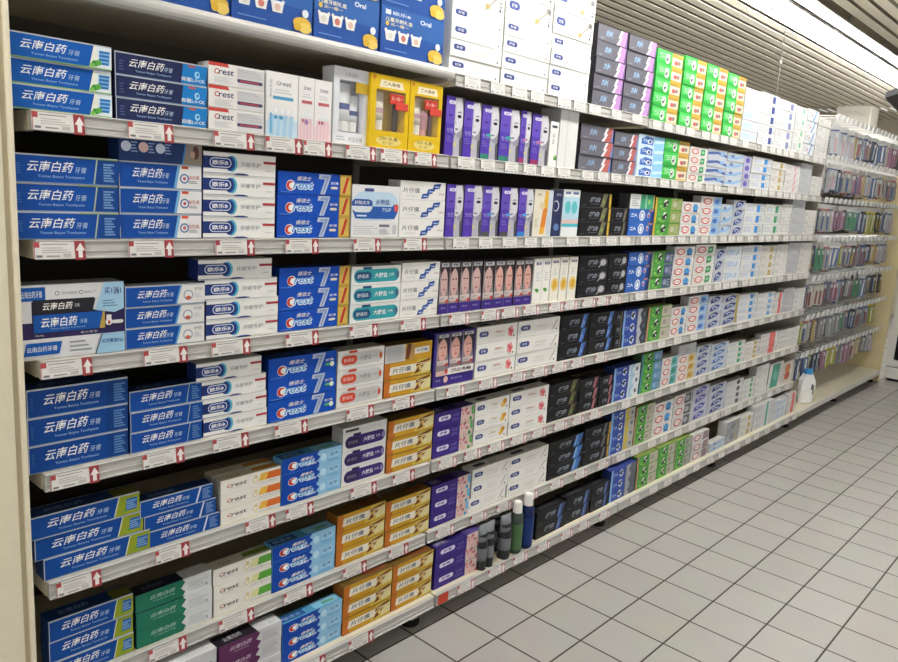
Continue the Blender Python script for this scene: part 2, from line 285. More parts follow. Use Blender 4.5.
@kind('pillbig', 'white_toothpaste_carton', 'large white pack with blue gradient capsule', '#e2e3e5', '#c9cbd0', '#d0d1d4')
def _(d, s, t, w, h):
    d.r(0, 0, 1, .28, '#dcdcdd'); d.lines(.05, .06, .55, .24, 5, '#b4b6ba', .3); d.r(.58, .2, .8, .25, '#5f6672'); d.lines(.58, .06, .8, .17, 3, GR, .4); d.r(.87, .06, .95, .24, '#b9bcc2')
    d.cap(.01, .33, .98, .88, '#bcd6ea'); d.p([(.08, .36), (.9, .36), (.97, .5), (.975, .6), (.015, .6), (.02, .5)], '#2456a4'); d.e(.9, .55, .07, .1, '#2456a4'); d.cap(.0, .48, .42, .73, '#d9dee4'); d.p([(0, .6), (.42, .6), (.41, .7), (.34, .73), (.05, .73), (0, .68)], '#1e4c98'); d.t('舒酸定牙', .05, .63, .36, .7, WH)
    d.t('太物盐', .48, .63, .78, .74, '#2c4c8c', off=.01); d.t('7%IP', .62, .5, .82, .57, '#cfe0f0'); d.cap(.88, .5, .975, .66, '#c8504a'); d.cap(.24, .88, .44, .94, '#4a4f86'); d.lines(.1, .4, .3, .47, 1, '#cfe0f0')
def pill(d, k, k2, tx=WH, tk='#e8e8ec', dot='#4c5f86'):
    d.cap(.05, .14, .97, .84, k); d.cap(.07, .24, .4, .72, k2); d.t('舒适达', .12, .38, .34, .58, tx); d.t('大糖盐', .46, .36, .72, .64, tk, off=.015); d.t('7天', .75, .42, .86, .58, tk); d.e(.92, .5, .03, .18, dot); d.cap(.22, .84, .4, .97, k2); d.r(0, 0, 1, .03, LG)
@kind('pillteal', 'white_toothpaste_carton', 'white carton with teal capsule', '#e4e6e4', '#a9c4c4', '#b4babc')
def _(d, s, t, w, h): pill(d, '#2f9aa4', '#1f4f78')
@kind('pillred', 'white_toothpaste_carton', 'white carton with grey and red capsule', '#e2e1de', '#c9c6c2', '#a9a6a0')
def _(d, s, t, w, h): pill(d, '#c4c4c2', '#c8452f', '#f0d8d0', '#8f9296', '#c8502f')
@kind('pillpurple', 'white_toothpaste_carton', 'white carton with purple capsule', '#dddcda', '#c0bfbe', '#b4b3b2')
def _(d, s, t, w, h): pill(d, '#382a70', '#2a2148', '#8f88b0', '#dcd8e8', '#8a80b4')
@kind('w_lid', 'flat_white_carton', 'flat white carton lying on the purple capsule stack', '#d4d4d2', '#b0b0ae', '#c9c9c7', cat='white toothpaste box')
def _(d, s, t, w, h): d.r(.05, .3, .35, .7, '#4a4a4c'); d.lines(.5, .3, .9, .7, 2, LG)
@kind('puzzle', 'white_toothpaste_carton', 'white carton with tilted navy blocks', '#e9e8e4', '#cfcecb', '#d0cfcc')
def _(d, s, t, w, h):
    d.t('片仔癀', .06, .36, .42, .64, '#6f7278', off=.01)
    for (a, b, k) in ((.55, .18, '#274a94'), (.67, .44, '#2c529c'), (.80, .72, '#23448c')): d.p([(a - .1, b - .12), (a + .06, b - .06), (a + .09, b + .22), (a - .07, b + .16)], k); d.lines(a - .05, b, a + .05, b + .1, 1, '#b9c8e4', .6)
    d.c(.73, .4, .1, '#e9e8e4'); d.t('牙火清', .84, .3, .97, .42, '#a4666a'); d.lines(.1, .18, .36, .28, 2, LG, .4); d.r(0, 0, 1, .02, LG)
@kind('gold', 'gold_toothpaste_carton', 'golden yellow carton with white name band', '#c39422', '#8a5420', '#5a4418')
def _(d, s, t, w, h):
    d.p([(0, 0), (.14, 0), (.12, 1), (0, 1)], '#b86a24'); d.p([(.55, 0), (1, 0), (1, 1), (.7, 1)], '#cdb24a'); d.p([(.8, .1), (1, .2), (1, .75), (.78, .6)], '#d8cf9c'); d.p([(.1, .28), (.66, .28), (.7, .74), (.12, .74)], '#e2dccd'); d.t('片仔癀', .17, .36, .56, .66, '#5f6a78', off=.015)
    d.p([(.62, .1), (.74, .2), (.86, .62), (.72, .5)], BRN); d.p([(.66, .55), (.98, .82), (.98, .95), (.68, .76)], '#6e3a24'); d.c(.76, .42, .12, '#d0b48a'); d.lines(.7, .68, .9, .8, 1, '#d9c4a4'); t.r(.5, .2, .95, .8, '#6a3a1c'); d.r(0, .97, 1, 1, '#a58a3c'); d.r(0, 0, 1, .02, '#8a5a20')
def goldback(d):
    d.r(0, 0, .42, 1, '#c4c3c2'); d.r(.04, .1, .36, .95, '#b4b4b6'); d.p([(.42, .1), (.5, .05), (.56, .95), (.46, 1)], BRN); d.p([(.52, .05), (.6, .05), (.62, .9), (.54, .95)], '#b08a5a'); d.p([(.62, .3), (.94, .34), (.94, .72), (.62, .68)], '#e2dccd'); d.t('片仔癀', .66, .42, .9, .6, '#4f6a9a', off=.015)
KINDS['gold_turned'] = dict(KINDS['gold'], look='golden yellow carton turned to its grey panel', fn=lambda d, s, t, w, h: goldback(d))

def upright_whiten(d, k, k2, tx):
    crestw(d, .3, .8, .78, .86, '#5c6270', '#70757f'); d.lines(.25, .68, .8, .76, 2, LG, .4); d.r(.2, .58, .85, .63, tx)
    for i in range(3): d.e(.3 + .2 * i, .4, .1, .07, '#dfe3e6'); d.e(.3 + .2 * i, .41, .06, .045, '#f0f1f1')
    d.p([(0, 0), (1, 0), (1, .26), (.6, .33), (.2, .3), (0, .22)], k)
    for i in range(4): d.p([(.1 + .2 * i, 0), (.22 + .2 * i, 0), (.26 + .2 * i, .34), (.14 + .2 * i, .34)], k2); d.e(.3 + .16 * i, .3, .07, .03, tx) if i < 2 else None
@kind('whiten_blue', 'whitening_strip_box', 'wide white box with blue teeth picture', '#ecebe9', '#e4e4e4', '#d9d9d9', cat='whitening box')
def _(d, s, t, w, h): upright_whiten(d, '#c6dcec', '#a9cde6', '#4f9cc4'); d.r(.1, .05, .17, .36, '#6fb0d8'); d.t('美白牙贴', .08, .6, .16, .88, GR, up=True)
@kind('whiten_red', 'whitening_strip_box', 'narrow white box with pink teeth picture beside the blue one', '#ebe9e8', '#e0dfdf', '#d9d9d9', cat='whitening box')
def _(d, s, t, w, h): upright_whiten(d, '#ecd6da', '#e6c4cc', '#b25c62'); d.c(.5, .28, .04, '#a07ab0')
@kind('whiten_red2', 'whitening_strip_box', 'narrow white box with pink teeth picture beside white gift box', '#eceae9', '#c4c4c4', '#d9d9d9', cat='whitening box')
def _(d, s, t, w, h): upright_whiten(d, '#ecd6da', '#e6c4cc', '#b25c62')
def face(d, low=None, hair='#3a3a40', cuff=None):
    d.r(0, 0, .5, 1, '#4b34a0'); d.p([(0, .55), (.5, .55), (.5, .95), (0, .95)], '#5d48ae'); d.p([(.5, 0), (1, 0), (1, 1), (.5, 1)], '#86868f'); d.p([(.72, 0), (1, 0), (1, .36), (.86, .3)], '#4c4c55')
    d.p([(.5, .97), (.86, .99), (.97, .8), (.98, .55), (.88, .42), (.72, .36), (.5, .42)], '#d2d2d8'); d.p([(.5, .42), (.58, .6), (.55, .9), (.5, .97)], '#bcbcc6'); d.p([(.86, 1), (1, 1), (1, .2), (.95, .3), (.98, .6), (.95, .85)], hair)
    d.p([(.5, 0), (.86, 0), (.8, .42), (.66, .4), (.5, .3)], '#b0b0ba'); d.p([(.62, .37), (.84, .44), (.95, .52), (.9, .4), (.72, .3)], '#8f8f9c')
    d.e(.76, .68, .12, .03, '#2a2a32'); d.p([(.6, .73), (.78, .77), (.92, .735), (.78, .748)], '#3a3a42'); d.e(.64, .46, .1, .016, '#7a6a74'); d.e(.57, .56, .03, .02, '#a4a4b0'); d.e(.25, .68, .12, .02, '#3d2a86')
    d.cap(.12, .87, .5, .93, '#dfdaf0'); d.t('舒客', .2, .88, .42, .92, '#4a3a90'); d.t('专效', .06, .38, .44, .47, '#8f84c8', off=.02); d.lines(.06, .24, .4, .35, 3, '#7668ba', .4); d.c(.55, .2, .04, '#c9c48a')
    if low: d.r(0, 0, .45, .1, low)
    if cuff: d.e(.42, .45, .16, .03, cuff)
for kk, look, lo, cu, hr in (('face', 'purple box with half grey face', None, None, '#55555c'), ('face_teal', 'purple box with half face and teal foot', '#2f7a6a', '#3fa0a0', '#2c2c32'), ('face_red', 'purple box with half face and red foot', '#8a2f5c', '#b070a0', '#4a4a50'),
                          ('face_dark', 'purple box with half face and dark hair', '#4a4a4a', '#4f8fc8', '#232328'), ('face_blue', 'purple box with half face and blue foot', '#2f7ac0', '#4f9fd8', '#505058')):
    KINDS[kk] = dict(name='purple_face_box', look=look, base='#452f98', side='#2b1c63', top='#31216c', cat='toothpaste gift box', fn=(lambda lo, cu, hr: lambda d, s, t, w, h: face(d, lo, hr, cu))(lo, cu, hr))
def woman(d, red=False, foot=True):
    d.r(0, 0, 1, 1, '#8d8486'); d.p([(.05, 1), (1, 1), (1, .3), (.9, .5), (.5, .9), (.05, .8)], '#2c2428'); d.e(.48, .6, .36, .27, SKIN if red else '#c9a8a4'); d.p([(.3, .36), (.7, .36), (.75, .22), (.2, .22)], '#cfa39a')
    d.p([(.1, .75), (.5, .9), (.88, .72), (.9, .9), (.1, .9)], '#332a2e'); d.e(.36, .66, .09, .015, '#4a3a3c'); d.e(.64, .66, .09, .015, '#4a3a3c'); d.e(.5, .47, .12, .016, '#b04c50'); d.e(.5, .55, .04, .02, '#b98c86')
    d.r(.12, .9, .92, .98, '#b9babe'); d.t('舒客', .3, .92, .74, .965, '#3a3a46', off=.02); d.r(.05, .24, .95, .34, '#cfc6c4'); d.t('SAKY', .1, .26, .6, .31, '#5a4a58'); d.r(.7, .2, .95, .27, '#c04a48')
    if foot: d.r(0, 0, 1, .19, '#37247c'); d.t('美白', .25, .09, .75, .13, '#a99fd0')
for kk, look, rd in (('woman', 'slim box with pale face on purple foot', False), ('woman_red', 'slim box with rosy face on purple foot', True)):
    KINDS[kk] = dict(name='slim_face_box', look=look, base='#8d8486', side='#2a2036', top='#3a3040', cat='toothpaste gift box', fn=(lambda rd: lambda d, s, t, w, h: woman(d, rd))(rd))
@kind('womantriple', 'face_gift_pack', 'purple triple pack with three rosy faces', '#37257e', '#1f1a52', '#1c1740', cat='gift pack')
def _(d, s, t, w, h):
    for i in range(3):
        f = Face(d.mb, (lambda i: lambda u, v, l: d.fn(.06 + .31 * i + .29 * u, .22 + .76 * v, l + 2))(i), d.a * .3); woman(f, True, False)
    d.l = 24; d.r(.34, .2, .99, .33, '#e6dfe0'); d.t('超白亮齿', .42, .23, .92, .3, '#2c2430', off=.02); d.r(.06, .2, .34, .29, '#d9b4ae'); d.c(.3, .27, .04, '#c83c34'); d.c(.3, .12, .06, '#e3b9b0'); d.t('买二送一', .06, .1, .2, .14, '#c4bce4'); d.t('美白护齿', .42, .1, .7, .14, '#a99fd4')
def saky(d, k='#2c3c7c'):
    d.cap(.06, .4, .28, .72, k); d.cap(.075, .44, .265, .68, '#5464a4'); d.cap(.085, .47, .255, .65, k); d.t('舒客', .11, .49, .23, .63, WH); d.t('专效抗敏牙膏', .42, .5, .68, .62, '#c4bfae'); d.lines(.42, .3, .7, .44, 2, LG, .3); d.c(.92, .22, .07, '#5a5c62'); d.r(0, 0, 1, .03, '#cfcfca')
SK = dict(name='white_toothpaste_carton', base='#eae9e5', side='#cfcfcb', top='#d2d1cd', cat='white toothpaste box')
KINDS['saky'] = dict(SK, look='white carton with small navy capsule', fn=lambda d, s, t, w, h: saky(d))
def sbrush(d, s, t, w, h):
    saky(d); d.p([(.6, .1), (.64, .1), (.95, .85), (.9, .9)], '#a4a19a'); d.e(.9, .8, .05, .12, '#8a8780'); d.e(.66, .25, .05, .1, '#b9a66a'); d.t('舒客', .9, .3, .96, .9, '#3c3e46', up=True)
KINDS['saky_brush'] = dict(SK, look='white carton with toothbrush picture', fn=sbrush)
def saky_top(t): t.cap(.15, .3, .45, .7, '#3a3d52'); t.lines(.55, .3, .8, .7, 2, '#9a9a98')
def sflower(d, s, t, w, h):
    saky(d); saky_top(t)
    for i in range(5): d.e(.83 + .045 * math.cos(i * 1.26), .52 + .2 * math.sin(i * 1.26), .035, .14, '#e39a9a' if i % 2 else '#d87a80')
    d.c(.83, .52, .1, '#c8484c'); d.t('清火', .44, .56, .62, .68, '#c4605c')
KINDS['saky_flower'] = dict(SK, look='white carton with pink flower', fn=sflower)
def splain(d, s, t, w, h): saky(d); saky_top(t); d.p([(.8, .2), (.82, .18), (.95, .8), (.92, .84)], '#b4b1a8'); d.lines(.03, .25, .05, .75, 5, GR, .5)
KINDS['saky_plain'] = dict(SK, look='white carton with capsule and fine brush', fn=splain)
def sgold(d, s, t, w, h): saky(d); saky_top(t); d.e(.84, .55, .05, .26, '#d8a02c'); d.e(.8, .4, .05, .16, '#e0b850'); d.e(.88, .66, .04, .16, '#c48a20'); d.t('蜂胶', .5, .55, .64, .68, '#c49a48')
KINDS['saky_gold'] = dict(SK, look='white carton with golden sprig', fn=sgold)
def floral(k, a, b):
    def f(d, s, t, w, h):
        d.cap(.1, .4, .4, .72, '#d9d4e8'); d.t('舒客', .16, .47, .34, .65, '#4a3a8a', off=.02); d.t('花漾', .46, .5, .6, .7, '#7a6cb0'); d.lines(.44, .25, .62, .42, 2, '#6a5ca8')
        d.r(.66, 0, 1, 1, '#d8c4bc'); rn = random.Random(3)
        for i in range(11): d.e(.68 + .17 * rn.random(), .08 + .85 * rn.random(), .03, .1, ('#c87a88', '#e3b0b4', '#a8545c')[i % 3])
        for i in range(5): d.e(.88 + .1 * rn.random(), .1 + .8 * rn.random(), .035, .13, (a, b)[i % 2])
        t.r(.05, .2, .3, .8, '#5a5578'); t.t('舒客', .1, .3, .25, .7, '#a9a4c0'); t.r(.66, 0, 1, 1, '#4a3f78')
    return f
for kk, look, a, b in (('floral_green', 'purple carton with pink and green flowers', '#5aa85c', '#3f8a44'), ('floral_blue', 'purple carton with pink flowers and blue strip', '#5fb0d8', '#3f94c4'), ('floral_pink', 'purple carton with pink flower end', '#d48a8a', '#c86a6c')):
    KINDS[kk] = dict(name='purple_toothpaste_carton', look=look, base='#35247a', side='#241858', top='#241a58', cat='purple toothpaste box', fn=floral(kk, a, b))

@kind('promo', 'blue_promotion_box', 'blue promotion box with three bowls', '#234c94', '#2a4a86', '#3f68ac', cat='promotion box')
def _(d, s, t, w, h):
    d.p([(0, .55), (1, .45), (1, 1), (0, 1)], '#2e5c9f'); d.r(.06, .84, .14, .94, '#d8dce4'); d.t('欧乐B', .17, .85, .45, .93, '#d3dcec', off=.01); d.t('儿童牙刷礼盒', .06, .7, .48, .79, '#e6dcc4', off=.015); d.t('Oral', .6, .8, .78, .9, '#e8ecf2', off=.02); d.c(.09, .65, .05, '#d8b44a'); d.t('买一赠一', .14, .61, .42, .68, '#e8d9b0', off=.01)
    for i, k in enumerate(('#d9d4cc', '#c8786a', '#d8b8a8')):
        x = .14 + .2 * i; d.p([(x - .08, .48), (x + .08, .48), (x + .06, .3), (x - .06, .3)], '#e4e4e2'); d.e(x, .48, .085, .035, '#eeeeec'); d.c(x, .4, .07, k); d.e(x - .07, .51, .02, .035, '#e4e4e2'); d.e(x + .07, .51, .02, .035, '#e4e4e2')
    d.e(.86, .2, .12, .12, '#d8b348'); d.e(.9, .12, .09, .1, '#e0c468'); d.e(.8, .12, .05, .07, '#cfa838'); d.c(.9, .4, .08, '#dfe6ee'); d.lines(.06, .1, .4, .14, 1, '#6f93cc')
def bolt(k, tx, u=.62):
    def f(d, s, t, w, h):
        for i in range(9): d.sl(.25 + .025 * i, .28 + .06 * (i % 4), .265 + .025 * i, .62 + .07 * (i % 3), tx if i % 2 else '#7f8ea4', .03)
        d.t('黑人', .27, .38, .47, .68, tx, off=.03); d.lines(.08, .15, .2, .25, 1, '#8a8d94'); d.p([(u + .04, 0), (u + .3, 0), (u + .36, 1), (u + .2, 1)], k[0]); d.p([(u + .3, 0), (.99, 0), (.99, 1), (u + .36, 1)], k[1]); d.p([(u, 0), (u + .08, .0), (u + .2, .55), (u + .14, .55), (u + .22, 1), (u + .14, 1), (u + .06, .45), (u + .11, .45)], '#e4e2e4')
        d.r(0, .97, 1, 1, '#3a3b42'); d.r(0, 0, 1, .03, '#2c2d34')
    return f
for kk, look, k, tx in (('bolt_lilac', 'charcoal carton with lilac bolt', ('#b48ac0', '#7a5a94'), '#8fb4d8'), ('bolt_red', 'charcoal carton with red and blue flash', ('#b0605c', '#4f80c0'), '#8aa8c8')):
    KINDS[kk] = dict(name='charcoal_toothpaste_carton', look=look, base='#605f69', side='#222228', top='#3a3b42', cat='charcoal toothpaste box', fn=bolt(k, tx))
def blk(strip, w1=.72, wide=.16, shine=None, edge=None):
    def f(d, s, t, w, h):
        d.t('超白', .3, .36, .62, .7, '#8f98a6', sh=.05, off=.03); d.lines(.32, .22, .6, .3, 1, '#5a6070'); d.lines(.06, .12, .18, .2, 1, '#5a5d66')
        if shine: d.e(w1 + .1, .5, .15, .34, '#4a4b50'); d.e(w1 + .1, .5, .1, .24, shine); d.p([(w1 - .08, .1), (w1 - .05, .1), (w1 + .14, .55), (w1 + .1, .6)], shine)
        else: d.p([(w1 - .04, .02), (w1 + wide - .06, .02), (w1 + wide + .04, .98), (w1 + .06, .98)], strip[0]); d.p([(w1, .1), (w1 + wide * .4 - .04, .1), (w1 + wide * .5, .9), (w1 + .06, .9)], strip[1]); d.e(w1 + .08, .4, .03, .14, strip[-1])
        if edge: d.r(.93, 0, 1, 1, edge)
        d.r(0, .97, 1, 1, '#3a3c44'); d.r(0, 0, 1, .03, '#0a0a0e'); t.lines(.2, .3, .8, .7, 2, '#3c3d44')
    return f
for kk, look, st, kw in (('black_olive', 'black carton with olive leaf and yellow edge', ('#6f6c52', '#8a8a6a', '#7fa04a'), dict(edge='#c4a53c', w1=.68)), ('black_flare', 'black carton with silver flare', None, dict(shine='#b4b4b8')), ('black_bolt', 'black carton with blue lightning', ('#3f68b4', '#8fb0dc', '#6f94cc'), {}),
                         ('black_gold', 'black carton with green gold strip', ('#5a5438', '#8a8050', '#4f8a3c'), {}), ('black_pink', 'black carton with pink strip', ('#a0606c', '#c48a94', '#8a4a5c'), {}), ('black_blue', 'black carton with broad blue strip', ('#3f70b8', '#8fb4dc', '#5a90cc'), dict(wide=.22)),
                         ('black_silver', 'black carton with silver line and yellow edge', ('#6a6c72', '#8a8c92', '#5a5c62'), dict(wide=.1, edge='#b8923c')), ('black_blue2', 'black carton with blue glow strip', ('#3a5590', '#7f96c4', '#506aa4'), {}), ('black_grey', 'black carton with grey brown strip', ('#5f5a50', '#7a7468', '#6a6a5a'), {})):
    KINDS[kk] = dict(name='black_toothpaste_carton', look=look, base='#0a0b0f', side='#08080b', top='#0e0e12', cat='black toothpaste box', fn=blk(st, **kw))
@kind('greengold', 'green_toothpaste_carton', 'bright green carton with gold end', '#44b854', '#2c8a3c', '#4aa458')
def _(d, s, t, w, h):
    d.r(0, 0, .55, .3, '#2f9a40'); d.sl(.05, .72, .5, .8, '#8fd89a', .03); d.c(.4, .48, .36, '#dfe8df'); d.c(.4, .48, .27, '#8fa898'); d.c(.4, .46, .2, '#dfe2de'); d.p([(.34, .45), (.44, .6), (.41, .34), (.36, .3)], '#4a5054'); d.t('黑人', .1, .42, .28, .68, '#c9ecd0', off=.03)
    d.r(.57, 0, 1, 1, '#c7a24a'); d.r(.58, .12, .98, .7, '#dcd2c0'); d.e(.74, .36, .08, .16, '#b85a5c'); d.e(.86, .4, .06, .16, '#8a7a70'); d.lines(.6, .74, .95, .92, 2, '#a48038')
def greenp(k2, k3, edge):
    def f(d, s, t, w, h):
        if edge: d.r(0, 0, .07, 1, edge)
        d.c(.38, .55, .32, '#dfe4da'); d.p([(.28, .52), (.44, .8), (.48, .62), (.44, .28), (.32, .25)], '#25292c'); d.c(.42, .45, .1, '#dfe4da'); d.e(.2, .3, .05, .12, '#7fc05a'); d.e(.16, .65, .05, .14, '#58a848'); d.e(.3, .12, .08, .07, '#7fb848'); d.r(.58, .04, 1, .96, k2); d.e(.72, .5, .08, .24, k3); d.lines(.82, .2, .96, .8, 4, '#a4a69a', .4); t.lines(.1, .2, .9, .8, 4, '#8a9a4a')
    return f
for kk, look, k2, k3, ed in (('greenpanda', 'green carton with round emblem and yellow edge', '#8fa05a', '#b4b49a', '#c8a83a'), ('greennavy', 'green carton with navy end', '#4a5578', '#8a94b0', '#8a9a7a'), ('green_beige', 'green carton with beige end', '#bab3a4', '#9a948a', '#b87a6a'),
                             ('green_blue', 'green carton with blue end', '#5f8ab4', '#8fb0cc', '#4f84a8'), ('green_beige2', 'slim green carton with pale end', '#b4b0a2', '#8f8c80', None), ('green_grey', 'green carton with grey end', '#9fa19a', '#7f827c', '#8a8a70')):
    KINDS[kk] = dict(name='green_toothpaste_carton', look=look, base='#4a9640', side='#3a5a34', top='#6a7a3a', cat='green toothpaste box', fn=greenp(k2, k3, ed))
@kind('mint', 'mint_toothpaste_carton', 'white and mint green carton on top of the blue boxes', '#d9dbd8', '#4a4c50', '#9a9c9a', cat='green toothpaste box')
def _(d, s, t, w, h): d.r(.42, 0, .95, 1, '#3f9a78'); d.r(.62, 0, .68, 1, '#8fc8a8'); d.lines(.08, .2, .36, .8, 4, '#9a9da0', .4); d.e(.78, .5, .06, .2, '#7fc06a'); d.r(.95, 0, 1, 1, '#c8a040')
@kind('bluewave', 'blue_toothpaste_carton', 'pale blue carton with navy wave', '#c9ddf0', '#dfe6ee', '#a9c4e0')
def _(d, s, t, w, h): d.p([(.1, .1), (.56, .1), (.56, .75), (.3, .9), (.1, .6)], '#3f68b4'); d.e(.42, .4, .1, .22, '#dfe4ee'); d.e(.43, .4, .05, .14, '#2f3f70'); d.t('黑人', .16, .35, .32, .62, '#dfe8f4', off=.03); d.p([(.58, 0), (1, 0), (1, 1), (.6, 1)], '#8fc4e4'); d.p([(.62, .3), (1, .45), (1, .7), (.62, .6)], '#c4e2f2')
@kind('blueoval', 'blue_toothpaste_carton', 'blue carton with white oval emblem', '#2a5cae', '#1c2a5c', '#27407c')
def _(d, s, t, w, h): d.t('黑人', .08, .4, .32, .66, '#e8eef4', off=.04); d.e(.52, .52, .12, .4, '#dfe4ea'); d.e(.52, .52, .09, .3, '#8aa8d4'); d.e(.52, .5, .05, .2, '#e4e6ea'); d.e(.78, .55, .05, .22, '#c8b8c4'); d.e(.78, .5, .03, .12, '#a04050'); d.r(.8, .85, .95, .97, '#c87a3a'); d.p([(.86, 0), (1, 0), (1, .8), (.92, .8)], '#1c2a64')
def bcirc(end, k):
    def f(d, s, t, w, h):
        d.r(0, 0, .08, 1, '#7fa8d4'); d.c(.4, .5, .36, '#c9d2e6'); d.p([(.3, .5), (.42, .78), (.48, .6), (.42, .26)], '#1c2438'); d.c(.44, .46, .1, '#c9d2e6'); d.t('黑人', .1, .38, .27, .64, '#a9c0e4', off=.03); d.r(.56, 0, 1, 1, end); d.p([(.6, 0), (.8, 0), (.7, .5), (.8, 1), (.6, 1)], k); d.e(.88, .5, .05, .2, '#5a6a80')
    return f
for kk, look, a, b in (('bluecircle', 'blue carton with round emblem and grey end', '#3c4048', '#b4b8c0'), ('bluecircle_white', 'blue carton with round emblem and white end', '#d8dce0', '#a4c8dc'), ('bluecircle_yellow', 'blue carton with emblem and yellow grey end', '#a8aaa4', '#c4b04a'), ('bluecircle_grey', 'blue carton with round emblem and silver end', '#5c5e66', '#9a9ea8')):
    KINDS[kk] = dict(name='blue_toothpaste_carton', look=look, base='#2e4a9c', side='#1c2a5c', top='#2c3a7c', cat='blue toothpaste box', fn=bcirc(a, b))
# pale cartons of the far bays
def pale(base, *ops):
    def f(d, s, t, w, h):
        rn = random.Random(len(ops) * 7 + int(base[1:3], 16))
        d.lines(.05, .3, .42, .8, 4, '#a9adb4', .4)
        for i in range(7):
            a, b = rn.uniform(.03, .9), rn.uniform(.08, .8); d.r(a, b, a + rn.uniform(.02, .07), b + rn.uniform(.06, .16), ('#c4cad4', '#a4aab6', '#b4c4dc', '#cfcac4')[i % 4])
        for o in ops:
            getattr(d, o[0])(*o[1:])
        d.r(0, 0, 1, .03, '#b9b8b4'); t.lines(.1, .3, .8, .7, 2, '#b0b0ae')
    return f
def ring(k, cx=.3, k2=WH): return (('e', cx, .5, .2, .34, k), ('e', cx, .5, .15, .22, k2), ('t', '护龈', cx - .12, .38, cx + .12, .6, k))
def sq(k, u=.62): return (('r', u, .2, u + .17, .85, k), ('lines', u + .2, .3, .97, .7, 2, '#b4b6ba'))
def wave(k, k2): return (('p', [(.15, .1), (.7, .3), (.85, .8), (.55, .95), (.2, .6)], k), ('e', .5, .5, .2, .22, k2), ('p', [(.4, .3), (.62, .4), (.6, .6), (.38, .55)], k))
